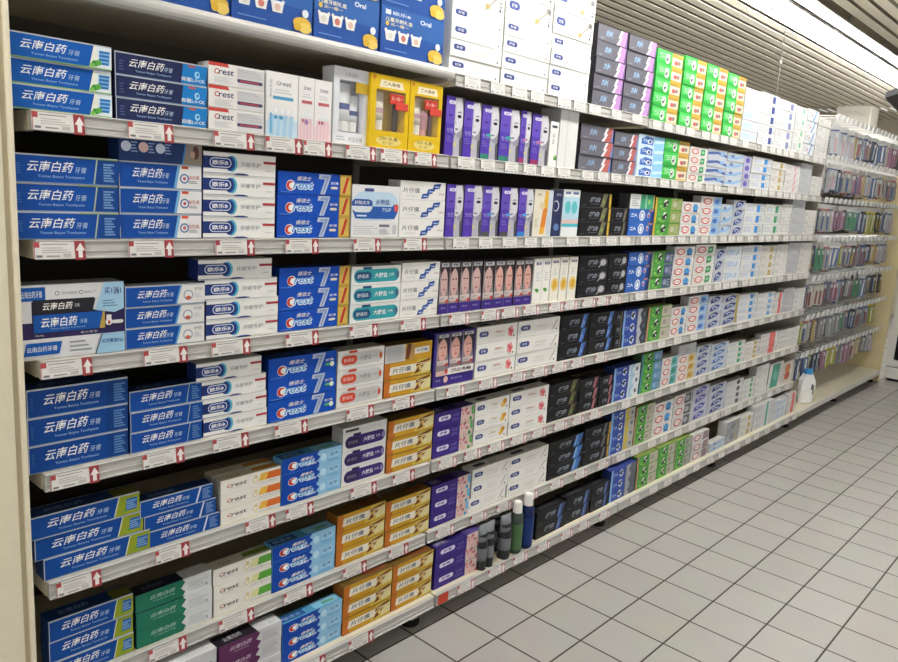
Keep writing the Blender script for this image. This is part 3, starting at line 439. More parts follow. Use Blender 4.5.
PALE = [('w_pale', 'pale blue white carton', '#dfe5ec', (('e', .35, .5, .3, .3, '#b9cde6'), ('p', [(.5, .2), (.95, .3), (.95, .6), (.6, .8)], '#c4d4ea'))), ('w_navysq', 'white carton with navy square', '#e9e9ea', sq('#3f4c8c')), ('w_smallsq', 'white carton with small grey navy square', '#ebebea', sq('#7f88b0', .66)),
  ('w_green', 'white carton with green flecks', '#eaebe8', (('r', .6, .5, .74, .9, '#5fae7c'), ('r', .5, .1, .6, .3, '#8fc8a0'))), ('w_diag', 'white carton with blue diagonal', '#e8eaec', (('p', [(.45, 0), (.6, 0), (.85, 1), (.7, 1)], '#8aa8d0'), ('e', .4, .5, .06, .1, '#c87a7a'))), ('w_plain', 'plain white carton', '#ebeae6', (('lines', .5, .3, .9, .5, 1, LG),)), ('w_plain2', 'plain ivory white carton', '#e8e6e0', (('lines', .5, .5, .9, .7, 1, LG),)),
  ('w_redgreen', 'white carton with red ring and green block', '#e9e8e4', ring('#c0504a', .3, '#f0ecea') + (('p', [(.6, .1), (.85, .2), (.85, .85), (.62, .8)], '#3f8f5c'), ('e', .73, .5, .08, .16, '#8fc49a'))), ('w_bluesilver', 'silver carton with blue arcs', '#c9d0da', (('p', [(0, .3), (.5, .5), (1, .2), (1, .5), (.5, .8), (0, .6)], '#4a64a4'), ('e', .75, .6, .12, .2, '#8fb4dc'))), ('w_skysilver', 'silver carton with sky blue sweep', '#ccd4dd', (('p', [(0, .2), (.6, .3), (1, .7), (1, .9), (.5, .6), (0, .45)], '#8fb6dc'), ('e', .3, .6, .1, .18, '#5f78b0'))),
  ('w_violet', 'pale violet carton', '#c0bddc', (('e', .5, .5, .3, .34, '#5f58a8'),)), ('w_brightsq', 'white carton with bright blue square', '#e6e8ea', sq('#3f8ad0', .58) + (('e', .3, .5, .14, .2, '#c9cfe0'),)), ('w_goldsq', 'white carton with gold square', '#e8e6df', sq('#b99c58', .58)), ('w_greensq', 'white carton with green square', '#e6e8e5', sq('#3f9a6a', .6) + (('e', .3, .5, .14, .2, '#c9cfd8'),)),
  ('w_pink', 'white carton with pink streak', '#eae8e6', (('p', [(.55, .1), (.68, .1), (.75, .9), (.62, .9)], '#dcaab4'),)), ('w_tallgrey', 'light grey carton', '#c9cbd0', (('lines', .2, .3, .8, .6, 2, '#b0b3ba'),)), ('w_redblue', 'white carton with red ring and blue oval', '#ebe9e6', ring('#c04a48') + (('e', .72, .5, .14, .36, '#4a90c8'), ('p', [(.6, .12), (.86, .12), (.84, .3), (.62, .3)], '#2f5fa0'))), ('w_redblue2', 'white carton with red script and blue end', '#ebe8e6', ring('#c4524c') + (('p', [(.56, .05), (.98, .05), (.98, .95), (.62, .95)], '#8fb4dc'), ('e', .75, .5, .12, .26, '#4a6cb0'))),
  ('w_navywave', 'silver carton with navy looping band', '#c9cedb', wave('#2c3c7c', '#c4cfe4')), ('w_blueplain', 'white carton with faint blue print', '#e0e6ec', (('e', .4, .5, .2, .22, '#b4c8e0'), ('r', .7, .3, .8, .7, '#a4bcd8'))), ('w_navygold', 'navy looped carton with gold edge', '#c4c9d6', wave('#2a3a78', '#bfcbe2') + (('r', .84, 0, .96, 1, '#b4a04a'),)), ('w_skysq', 'white carton with sky blue square', '#e8e9ea', sq('#6fa8d8', .6)), ('w_coral', 'white carton with coral strip', '#eae6e3', (('r', .5, 0, .82, 1, '#dc6f6c'),)),
  ('w_redteal', 'white carton with red ring and teal end', '#eae8e4', ring('#c05450') + (('p', [(.56, .05), (.96, .05), (.96, .95), (.62, .95)], '#5aa4b0'), ('e', .74, .5, .12, .26, '#3f8a6a'))), ('w_redgold', 'white carton with red ring and gold end', '#eae8e2', ring('#c05450') + (('p', [(.56, .05), (.96, .05), (.96, .95), (.62, .95)], '#c8b070'), ('e', .74, .5, .12, .26, '#b48838'))), ('w_greytop', 'grey carton lying across the red and gold boxes', '#bfc1c5', (('e', .5, .5, .2, .2, '#a4a8b0'),)), ('w_blueswirl', 'silver carton with blue swirl', '#c9d2de', wave('#3f68a8', '#cfdcee')),
  ('w_redgrey', 'white carton with red ring and grey end', '#e2dfdd', ring('#b85450') + (('p', [(.56, .05), (.96, .05), (.96, .95), (.62, .95)], '#5c5e66'), ('e', .74, .5, .12, .26, '#a4a6aa'))), ('w_violetwave', 'silver carton with violet looping band', '#c6c8da', wave('#4a4a9c', '#c4c6e4')), ('w_darksq', 'white carton with black square', '#dedfe0', sq('#4a4c54', .6)), ('w_redpink', 'white carton with rose red print', '#dedad8', ring('#b05a60') + (('p', [(.6, .05), (.96, .05), (.96, .95), (.66, .95)], '#8a7a80'),)), ('w_grey', 'blue grey carton', '#9a9ca6', (('e', .5, .5, .2, .25, '#7a7d88'), ('r', .7, .1, .8, .9, '#b0a87a'))), ('w_tealline', 'white carton with teal line', '#e0e2e0', (('r', .6, 0, .7, 1, '#5aa89a'), ('r', .85, .1, .9, .9, '#a4b4cc')))]
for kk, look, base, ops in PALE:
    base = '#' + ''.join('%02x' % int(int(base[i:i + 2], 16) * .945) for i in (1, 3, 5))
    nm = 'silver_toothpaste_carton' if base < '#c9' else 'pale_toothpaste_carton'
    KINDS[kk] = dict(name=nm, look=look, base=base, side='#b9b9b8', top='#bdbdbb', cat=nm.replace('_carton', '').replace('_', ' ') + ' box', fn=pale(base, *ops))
@kind('tall_leaf', 'slim_white_box', 'slim white box with green dot, beside face boxes', '#e8e8e4', '#d4d4d0', '#d0d0cc', cat='toothpaste gift box')
def _(d, s, t, w, h): d.cap(.15, .86, .85, .92, '#4a4c58'); d.t('舒客', .3, .5, .6, .76, '#8a8c90', up=True); d.e(.8, .2, .2, .06, '#3a6a34'); d.e(.75, .22, .12, .03, '#7fb84a')
@kind('w_tall', 'tall_white_box', 'tall blank white box beside slim white box', '#dadbda', '#c4c5c4', '#c9c9c7', cat='toothpaste gift box')
def _(d, s, t, w, h): d.r(.38, 0, .44, 1, '#c9cac9'); d.r(.5, .6, .53, .9, '#cfd0cf')
@kind('orange_tall', 'tall_cream_box', 'tall cream box with orange stripe', '#e2dccb', '#c9c3b2', '#c4bfae', cat='toothpaste gift box')
def _(d, s, t, w, h):
    d.p([(.38, .05), (.62, .05), (.82, .98), (.58, .98)], '#dba830'); d.p([(.42, .2), (.66, .2), (.74, .6), (.52, .6)], '#cf7a28'); d.c(.42, .66, .1, '#e8e2d2'); d.c(.42, .66, .085, '#d8c9a0'); d.r(.74, 0, 1, 1, '#c4ced8'); d.t('舒客', .15, .86, .38, .92, '#a89a6a', off=.02); d.lines(.1, .2, .3, .4, 4, '#c4bca4')
@kind('navy_tall', 'slim_navy_box', 'slim navy box with white ring', '#20294e', '#141a36', '#1a1f38', cat='toothpaste gift box')
def _(d, s, t, w, h): d.c(.3, .66, .12, '#c9ccd4'); d.c(.25, .66, .1, '#20294e'); d.e(.5, .2, .3, .08, '#5a7ab0'); d.t('舒客', .3, .88, .8, .93, LG)
@kind('teal_tall', 'tall_pale_box', 'tall white box with aqua print', '#e6eaea', '#d0d6d8', '#cfd3d4', cat='toothpaste gift box')
def _(d, s, t, w, h): d.r(0, .3, 1, .84, '#b4d4e4'); d.e(.3, .62, .18, .14, '#5fbcc4'); d.e(.7, .62, .18, .14, '#5fbcc4'); d.r(0, .27, 1, .36, '#d8bcb8'); d.r(0, .2, 1, .27, '#4fb8c8'); d.cap(.1, .9, .42, .95, '#6a74a0'); d.cap(.55, .9, .9, .95, '#6a74a0')
@kind('w_leaf', 'slim_white_box', 'slim white box with green leaf', '#eae9e4', '#d4d3ce', '#d8d7d2', cat='toothpaste gift box')
def _(d, s, t, w, h): d.cap(.2, .86, .85, .92, '#4a5078'); d.t('舒客', .35, .87, .7, .91, WH); d.e(.55, .28, .2, .045, '#5aa04a'); d.e(.4, .3, .16, .03, '#3f8a3c'); d.lines(.3, .5, .75, .72, 4, LG)
@kind('w_sun', 'slim_white_box', 'slim white box with golden sun', '#e9e6dc', '#d0cdc4', '#d8d5cc', cat='toothpaste gift box')
def _(d, s, t, w, h): d.cap(.2, .88, .85, .93, '#4a5078'); d.t('舒客', .35, .89, .7, .92, WH); d.e(.55, .38, .42, .16, '#e3c878'); d.e(.55, .38, .26, .1, '#d8a838'); d.lines(.3, .6, .75, .78, 4, LG)
@kind('teal_box', 'teal_gift_box', 'white box with large teal green panel', '#d4d2ce', '#8a8c8a', '#c4c2be', cat='toothpaste gift box')
def _(d, s, t, w, h): d.p([(.15, .05), (.7, .05), (.78, .95), (.25, .95)], '#4a9484'); d.c(.48, .5, .2, '#6fb0a0'); d.lines(.78, .2, .95, .8, 5, '#b4a8a0')
@kind('orange_box', 'orange_gift_box', 'pale box with orange red picture', '#cfc8c0', '#8a8680', '#c0b8b0', cat='toothpaste gift box')
def _(d, s, t, w, h): d.e(.5, .7, .26, .2, '#c47a4a'); d.e(.5, .35, .26, .2, '#b85a40'); d.lines(.1, .1, .3, .9, 6, '#b0aaa4')

# ---- where every stack stands: shelf, x0, x1, front y, count, height of one, kind, options
STACKS = [
    (7, 0.7994, 0.9882, 0.017, 2, 0.125, 'promo', {}),
    (7, 0.9933, 1.2204, 0.017, 2, 0.122, 'promo', {}),
    (7, 1.2263, 1.4431, 0.017, 2, 0.125, 'promo', {}),
    (7, 1.4516, 1.6985, 0.017, 2, 0.125, 'promo', {}),
    (7, 1.7314, 1.9719, 0.017, 4, 0.05, 'saky', {'plus': [('saky_brush', 2, 0.078)]}),
    (7, 1.9809, 2.2361, 0.017, 4, 0.0515, 'saky', {'plus': [('saky_brush', 2, 0.078)]}),
    (7, 2.2433, 2.4929, 0.017, 4, 0.052, 'saky', {'plus': [('saky_brush', 2, 0.078)]}),
    (7, 2.5288, 2.7417, 0.017, 5, 0.0592, 'bolt_lilac', {}),
    (7, 2.7507, 2.9718, 0.017, 5, 0.0595, 'bolt_lilac', {}),
    (7, 2.9918, 3.2209, 0.017, 5, 0.0581, 'greengold', {}),
    (7, 3.2416, 3.4551, 0.017, 5, 0.0603, 'greengold', {}),
    (7, 3.4671, 3.6908, 0.017, 5, 0.0606, 'greengold', {}),
    (7, 3.7097, 3.9246, 0.017, 5, 0.0598, 'greengold', {}),
    (7, 3.9387, 4.1529, 0.017, 5, 0.052, 'w_pale', {}),
    (7, 4.1611, 4.4092, 0.017, 5, 0.054, 'w_navysq', {}),
    (7, 4.4181, 4.682, 0.017, 5, 0.0532, 'w_smallsq', {}),
    (7, 4.6916, 4.8815, 0.017, 4, 0.0653, 'w_green', {}),
    (7, 4.8917, 5.0851, 0.017, 4, 0.0669, 'w_diag', {}),
    (7, 5.1054, 5.3374, 0.017, 5, 0.0477, 'w_plain', {}),
    (6, 0.5171, 0.7142, 0.017, 3, 0.0472, 'yb_leaf', {}),
    (6, 0.7217, 0.9325, 0.017, 3, 0.0459, 'yb_navy', {}),
    (6, 0.9362, 1.0845, 0.017, 3, 0.0503, 'crest_brush', {}),
    (6, 1.09, 1.1826, 0.017, 1, 0.1533, 'whiten_blue', {}),
    (6, 1.1853, 1.2345, 0.017, 1, 0.1532, 'whiten_red', {}),
    (6, 1.2373, 1.2918, 0.017, 1, 0.1533, 'whiten_red2', {}),
    (6, 1.3059, 1.4283, 0.029, 1, 0.1989, 'gift_white', {}),
    (6, 1.4246, 1.5721, 0.017, 1, 0.1982, 'gift_yellow', {}),
    (6, 1.5754, 1.7103, 0.017, 1, 0.1985, 'gift_yellow2', {}),
    (6, 1.7316, 1.8111, 0.017, 1, 0.1769, 'face', {}),
    (6, 1.8147, 1.8961, 0.017, 1, 0.1726, 'face', {}),
    (6, 1.9023, 1.9908, 0.017, 1, 0.171, 'face_teal', {}),
    (6, 1.9946, 2.1022, 0.017, 1, 0.1725, 'face_teal', {}),
    (6, 2.1062, 2.1651, 0.017, 1, 0.1758, 'face_red', {}),
    (6, 2.1721, 2.2728, 0.017, 1, 0.1732, 'face_red', {}),
    (6, 2.2801, 2.3291, 0.017, 1, 0.1577, 'tall_leaf', {}),
    (6, 2.3334, 2.4503, 0.017, 1, 0.21, 'w_tall', {}),
    (6, 2.4753, 2.7099, 0.017, 3, 0.0575, 'bolt_red', {}),
    (6, 2.715, 2.8988, 0.017, 3, 0.0548, 'bolt_red', {}),
    (6, 2.9127, 3.1382, 0.017, 4, 0.0433, 'bluewave', {}),
    (6, 3.1441, 3.3846, 0.017, 3, 0.0584, 'greengold', {}),
    (6, 3.391, 3.579, 0.017, 4, 0.0403, 'w_redgreen', {}),
    (6, 3.5858, 3.808, 0.017, 4, 0.0419, 'w_bluesilver', {}),
    (6, 3.8154, 4.0254, 0.017, 4, 0.0415, 'w_skysilver', {}),
    (6, 4.0333, 4.1271, 0.017, 4, 0.0405, 'w_violet', {}),
    (6, 4.1421, 4.4254, 0.017, 4, 0.0425, 'w_brightsq', {}),
    (6, 4.4342, 4.6481, 0.017, 4, 0.0408, 'w_goldsq', {}),
    (6, 4.6575, 4.9062, 0.017, 4, 0.0403, 'w_pink', {}),
    (6, 4.9164, 5.1194, 0.017, 4, 0.0459, 'w_tallgrey', {}),
    (6, 5.1301, 5.3371, 0.017, 3, 0.0391, 'w_plain', {}),
    (5, 0.52, 0.7243, 0.017, 3, 0.0562, 'yb_div', {}),
    (5, 0.7277, 0.9193, 0.017, 3, 0.0559, 'yb_white', {'plus': [('yb_icons', 1, None)]}),
    (5, 0.9231, 1.1209, 0.017, 4, 0.0506, 'oralb', {}),
    (5, 1.1297, 1.3678, 0.017, 3, 0.0564, 'crest7gold', {}),
    (5, 1.3726, 1.5536, 0.017, 1, 0.1469, 'pillbig', {}),
    (5, 1.5569, 1.7511, 0.017, 3, 0.0556, 'puzzle', {}),
    (5, 1.7569, 1.8364, 0.017, 1, 0.1646, 'face', {}),
    (5, 1.84, 1.9313, 0.017, 1, 0.1668, 'face', {}),
    (5, 1.9351, 2.0237, 0.017, 1, 0.1663, 'face_dark', {}),
    (5, 2.0276, 2.1211, 0.017, 1, 0.167, 'face_dark', {}),
    (5, 2.1252, 2.212, 0.017, 1, 0.1678, 'face_blue', {}),
    (5, 2.2162, 2.3298, 0.017, 1, 0.1681, 'orange_tall', {}),
    (5, 2.3342, 2.3915, 0.017, 1, 0.1694, 'navy_tall', {}),
    (5, 2.396, 2.5071, 0.017, 1, 0.1755, 'teal_tall', {}),
    (5, 2.5188, 2.7442, 0.017, 3, 0.0564, 'black_olive', {}),
    (5, 2.7493, 2.8902, 0.017, 2, 0.0568, 'black_grey', {}),
    (5, 2.8956, 3.1105, 0.017, 2, 0.0574, 'blueoval', {'plus': [('mint', 1, 0.062)]}),
    (5, 3.1163, 3.3745, 0.017, 3, 0.0568, 'greenpanda', {}),
    (5, 3.3808, 3.5734, 0.017, 3, 0.0528, 'w_redblue', {}),
    (5, 3.5802, 3.8198, 0.017, 4, 0.0477, 'w_redblue2', {}),
    (5, 3.8272, 3.9651, 0.017, 3, 0.0529, 'w_skysilver', {}),
    (5, 3.9728, 4.1254, 0.017, 4, 0.0459, 'w_navywave', {}),
    (5, 4.1335, 4.4144, 0.017, 3, 0.0575, 'w_brightsq', {}),
    (5, 4.4232, 4.6844, 0.017, 3, 0.0583, 'w_greensq', {}),
    (5, 4.6939, 4.855, 0.017, 3, 0.0608, 'w_plain', {}),
    (5, 4.865, 5.0913, 0.017, 4, 0.0543, 'w_tallgrey', {}),
    (5, 5.1019, 5.3155, 0.017, 3, 0.0519, 'w_plain2', {}),
    (4, 0.5221, 0.731, 0.017, 1, 0.1558, 'twinpack', {}),
    (4, 0.7344, 0.9265, 0.017, 3, 0.0475, 'yb_white2', {}),
    (4, 0.9317, 1.1362, 0.017, 4, 0.0492, 'oralb', {'stag': [0, 0, -0.004, -0.02]}),
    (4, 1.1405, 1.3766, 0.017, 3, 0.0564, 'crest7gold', {}),
    (4, 1.3815, 1.5752, 0.017, 3, 0.055, 'pillteal', {}),
    (4, 1.5785, 1.7431, 0.017, 3, 0.0568, 'puzzle', {}),
    (4, 1.7467, 1.7903, 0.017, 1, 0.1687, 'woman', {}),
    (4, 1.7939, 1.8438, 0.017, 1, 0.1673, 'woman', {}),
    (4, 1.8475, 1.899, 0.017, 1, 0.1674, 'woman', {}),
    (4, 1.9028, 1.9587, 0.017, 1, 0.1675, 'woman', {}),
    (4, 1.9625, 2.0204, 0.017, 1, 0.1659, 'woman', {}),
    (4, 2.0243, 2.0787, 0.017, 1, 0.1659, 'woman_red', {}),
    (4, 2.0827, 2.133, 0.017, 1, 0.166, 'woman_red', {}),
    (4, 2.1372, 2.1861, 0.017, 1, 0.1646, 'woman_red', {}),
    (4, 2.1903, 2.2437, 0.017, 1, 0.165, 'woman_red', {}),
    (4, 2.2511, 2.3031, 0.017, 1, 0.1652, 'w_leaf', {}),
    (4, 2.3075, 2.3579, 0.017, 1, 0.1656, 'w_leaf', {}),
    (4, 2.3623, 2.4175, 0.017, 1, 0.1661, 'w_sun', {}),
    (4, 2.4221, 2.4756, 0.017, 1, 0.1665, 'w_sun', {}),
    (4, 2.4802, 2.5389, 0.017, 1, 0.1671, 'w_sun', {}),
    (4, 2.5508, 2.769, 0.017, 3, 0.0558, 'black_flare', {}),
    (4, 2.7741, 2.9257, 0.017, 3, 0.0568, 'black_flare', {}),
    (4, 2.9312, 3.1313, 0.017, 3, 0.0586, 'blueoval', {}),
    (4, 3.1418, 3.3513, 0.017, 3, 0.058, 'greennavy', {}),
    (4, 3.3577, 3.5705, 0.017, 4, 0.0484, 'w_redblue', {}),
    (4, 3.5829, 3.8162, 0.017, 4, 0.05, 'w_redgreen', {}),
    (4, 3.8235, 3.9416, 0.017, 3, 0.0588, 'w_navywave', {}),
    (4, 3.9492, 4.1687, 0.017, 3, 0.0617, 'w_blueplain', {}),
    (4, 4.1768, 4.4532, 0.017, 4, 0.0469, 'w_brightsq', {}),
    (4, 4.4621, 4.6921, 0.017, 4, 0.0459, 'w_goldsq', {}),
    (4, 4.7016, 4.8972, 0.017, 4, 0.0466, 'w_plain', {}),
    (4, 4.9072, 5.0973, 0.017, 4, 0.0491, 'w_tallgrey', {}),
    (4, 5.1079, 5.3303, 0.017, 4, 0.0486, 'w_plain2', {}),
    (3, 0.5269, 0.7372, 0.017, 3, 0.0615, 'yb_block', {}),
    (3, 0.7419, 0.9205, 0.017, 3, 0.049, 'yb_block2', {}),
    (3, 0.9258, 1.1092, 0.017, 4, 0.0477, 'oralb', {'stag': [0, -0.002, -0.004, -0.02]}),
    (3, 1.1135, 1.3405, 0.017, 3, 0.0586, 'crest7green', {}),
    (3, 1.3454, 1.5231, 0.017, 3, 0.0566, 'pillred', {}),
    (3, 1.5284, 1.7317, 0.017, 3, 0.0545, 'gold', {'turn': 1}),
    (3, 1.7446, 1.9457, 0.017, 1, 0.1821, 'womantriple', {}),
    (3, 1.9549, 2.1796, 0.017, 3, 0.0607, 'saky_flower', {}),
    (3, 2.1838, 2.4496, 0.017, 3, 0.0609, 'saky_plain', {}),
    (3, 2.4576, 2.6669, 0.017, 3, 0.0596, 'black_bolt', {}),
    (3, 2.6719, 2.8706, 0.017, 3, 0.0578, 'black_bolt', {}),
    (3, 2.876, 2.9428, 0.017, 3, 0.0553, 'black_grey', {}),
    (3, 2.9484, 3.1599, 0.017, 3, 0.0549, 'bluecircle', {}),
    (3, 3.1658, 3.3984, 0.017, 3, 0.0548, 'green_beige', {}),
    (3, 3.4049, 3.5711, 0.017, 3, 0.0481, 'w_redblue', {}),
    (3, 3.5779, 3.8043, 0.017, 4, 0.0468, 'w_redblue2', {}),
    (3, 3.8116, 3.9868, 0.017, 4, 0.0431, 'w_navywave', {}),
    (3, 3.9945, 4.2169, 0.017, 4, 0.0416, 'w_navygold', {}),
    (3, 4.2252, 4.4975, 0.017, 4, 0.0394, 'w_brightsq', {}),
    (3, 4.5064, 4.7807, 0.017, 4, 0.0366, 'w_skysq', {}),
    (3, 4.7904, 4.919, 0.017, 4, 0.0339, 'w_coral', {}),
    (3, 4.9291, 5.1193, 0.017, 4, 0.0383, 'w_tallgrey', {}),
    (3, 5.1299, 5.3374, 0.017, 4, 0.0355, 'w_plain', {}),
    (2, 0.5386, 0.777, 0.017, 3, 0.0514, 'yb_olive', {'stag': [0.008, -0.008, -0.016]}),
    (2, 0.7819, 0.9706, 0.017, 3, 0.0419, 'yb_slash', {'stag': [0, -0.01, -0.02]}),
    (2, 0.9761, 1.1584, 0.017, 3, 0.0405, 'crest_orange', {'deep': 2}),
    (2, 1.1629, 1.3726, 0.017, 3, 0.0454, 'crest_sky', {}),
    (2, 1.3757, 1.5495, 0.017, 3, 0.0543, 'pillpurple', {'plus': [('w_lid', 1, 0.02)]}),
    (2, 1.555, 1.7576, 0.017, 3, 0.0572, 'gold', {}),
    (2, 1.7637, 1.9641, 0.017, 3, 0.0531, 'floral_green', {}),
    (2, 1.9708, 2.1635, 0.017, 3, 0.0539, 'saky_gold', {}),
    (2, 2.1707, 2.4161, 0.017, 3, 0.0541, 'saky_flower', {}),
    (2, 2.4207, 2.6386, 0.017, 3, 0.0515, 'black_gold', {}),
    (2, 2.6436, 2.7954, 0.017, 3, 0.0473, 'black_pink', {}),
    (2, 2.8006, 2.912, 0.017, 3, 0.044, 'black_pink', {}),
    (2, 2.9175, 3.1501, 0.017, 3, 0.0521, 'bluecircle_white', {}),
    (2, 3.1608, 3.3621, 0.017, 4, 0.0476, 'green_blue', {}),
    (2, 3.3684, 3.5322, 0.017, 3, 0.0484, 'w_redteal', {}),
    (2, 3.5389, 3.7378, 0.017, 3, 0.0447, 'w_redgold', {'plus': [('w_greytop', 1, 0.055)]}),
    (2, 3.745, 3.9219, 0.017, 4, 0.0406, 'w_navywave', {}),
    (2, 3.9294, 4.1529, 0.017, 4, 0.0381, 'w_blueswirl', {}),
    (2, 4.161, 4.4038, 0.017, 4, 0.0331, 'w_greensq', {}),
    (2, 4.4125, 4.6365, 0.017, 4, 0.0277, 'w_goldsq', {}),
    (2, 4.6458, 4.9403, 0.017, 4, 0.0338, 'w_coral', {}),
    (2, 4.9503, 5.3336, 0.017, 4, 0.0326, 'w_plain', {}),
    (1, 0.5516, 0.7414, 0.017, 3, 0.0515, 'yb_olive', {}),
    (1, 0.7488, 0.9505, 0.017, 3, 0.0471, 'mintgreen', {}),
    (1, 0.9561, 1.1333, 0.017, 3, 0.0452, 'crest_green', {}),
    (1, 1.1378, 1.3594, 0.017, 3, 0.0469, 'crest_sky', {}),
    (1, 1.3664, 1.5595, 0.017, 3, 0.0552, 'gold', {}),
    (1, 1.565, 1.767, 0.017, 3, 0.0517, 'gold', {}),
    (1, 1.7756, 1.9745, 0.017, 3, 0.0514, 'floral_blue', {}),
    (1, 1.9812, 2.1923, 0.017, 3, 0.0538, 'saky_plain', {'stag': [-0.006, 0.004, 0.004]}),
    (1, 2.1966, 2.4508, 0.017, 3, 0.0537, 'saky_plain', {}),
    (1, 2.459, 2.7137, 0.017, 3, 0.0536, 'black_blue', {}),
    (1, 2.7188, 2.9322, 0.017, 3, 0.0561, 'black_silver', {}),
    (1, 2.9378, 3.1494, 0.017, 4, 0.05, 'bluecircle_yellow', {}),
    (1, 3.16, 3.3411, 0.017, 4, 0.0472, 'green_beige', {}),
    (1, 3.3474, 3.5483, 0.017, 3, 0.057, 'w_redblue', {}),
    (1, 3.5551, 3.7611, 0.017, 3, 0.0592, 'w_redgrey', {}),
    (1, 3.7743, 3.9721, 0.017, 4, 0.0464, 'w_violetwave', {}),
    (1, 3.9798, 4.2068, 0.017, 4, 0.0412, 'w_navywave', {}),
    (1, 4.215, 4.4616, 0.017, 4, 0.038, 'w_darksq', {}),
    (1, 4.4704, 4.6491, 0.017, 4, 0.0331, 'w_greensq', {}),
    (1, 4.6584, 4.8655, 0.017, 4, 0.0469, 'w_plain', {}),
    (1, 4.8753, 5.1246, 0.017, 1, 0.1716, 'teal_box', {}),
    (1, 5.1351, 5.3253, 0.017, 1, 0.151, 'orange_box', {}),
    (0, 0.7844, 0.9401, -0.028, 3, 0.05, 'w_silver', {}),
    (0, 0.9472, 1.1408, -0.028, 3, 0.0489, 'plumsilver', {}),
    (0, 1.1454, 1.3577, -0.028, 3, 0.0433, 'crest_sky', {}),
    (0, 1.3628, 1.5601, -0.028, 3, 0.0543, 'gold', {}),
    (0, 1.5657, 1.7507, -0.028, 3, 0.0529, 'gold', {}),
    (0, 1.7642, 2.006, -0.028, 3, 0.0519, 'floral_pink', {}),
    (0, 2.3487, 2.5515, -0.028, 2, 0.0563, 'black_blue2', {}),
    (0, 2.5564, 2.7443, -0.028, 2, 0.0595, 'black_blue2', {}),
    (0, 2.7495, 2.8983, -0.028, 2, 0.0585, 'black_blue2', {}),
    (0, 2.9082, 3.1334, -0.028, 3, 0.0507, 'bluecircle_grey', {}),
    (0, 3.1441, 3.3463, -0.028, 3, 0.0543, 'green_beige', {}),
    (0, 3.3527, 3.5338, -0.028, 3, 0.0543, 'green_beige2', {}),
    (0, 3.5405, 3.7234, -0.028, 3, 0.0531, 'green_grey', {}),
    (0, 3.7366, 3.9399, -0.028, 3, 0.0503, 'w_redpink', {}),
    (0, 3.9735, 4.1741, -0.028, 2, 0.0278, 'w_skysilver', {}),
    (0, 4.1893, 4.3609, -0.028, 2, 0.068, 'w_grey', {}),
    (0, 4.377, 4.5756, -0.028, 3, 0.0436, 'w_goldsq', {}),
    (0, 4.5927, 4.9096, -0.028, 3, 0.0543, 'w_tealline', {}),
    (0, 4.9196, 5.165, -0.028, 3, 0.0456, 'w_blueplain', {}),
    (0, 5.1757, 5.3374, -0.028, 3, 0.0473, 'w_coral', {}),
]
LABELS = {6: [(0.551, 0.65), (0.738, 0.84), (0.938, 1.046), (1.077, 1.185), (1.19, 1.28), (1.328, 1.435), (1.453, 1.558), (1.587, 1.68)], 5: [(0.545, 0.645), (0.736, 0.839), (0.944, 1.051), (1.142, 1.247), (1.368, 1.469), (1.56, 1.658)], 4: [(0.549, 0.653), (0.766, 0.873), (0.935, 1.043), (1.149, 1.257), (1.366, 1.473), (1.566, 1.674)], 3: [(0.56, 0.662), (0.76, 0.864), (0.939, 1.042), (1.121, 1.229), (1.367, 1.472), (1.549, 1.644)], 2: [(0.564, 0.661), (0.789, 0.877), (1.036, 1.13), (1.163, 1.258), (1.395, 1.499), (1.566, 1.664)], 1: [(0.564, 0.662), (0.769, 0.869), (0.959, 1.067), (1.163, 1.264), (1.377, 1.473), (1.566, 1.655)], 0: [(0.991, 1.076), (1.185, 1.275), (1.362, 1.462)]}
TUBES = [(2.008, -.03), (2.048, -.03), (2.1409999999999996, -.03), (2.018, .035), (2.1609999999999996, .035)]
TUBEX = 0
BOT = [(2.211, -0.029), (2.277, -0.042)]
JUG = (5.66, 0.01)
WIRE = (5.096, .3, 2.166, 2.389)
SCREEN = (8.2, 0.447, 2.563)

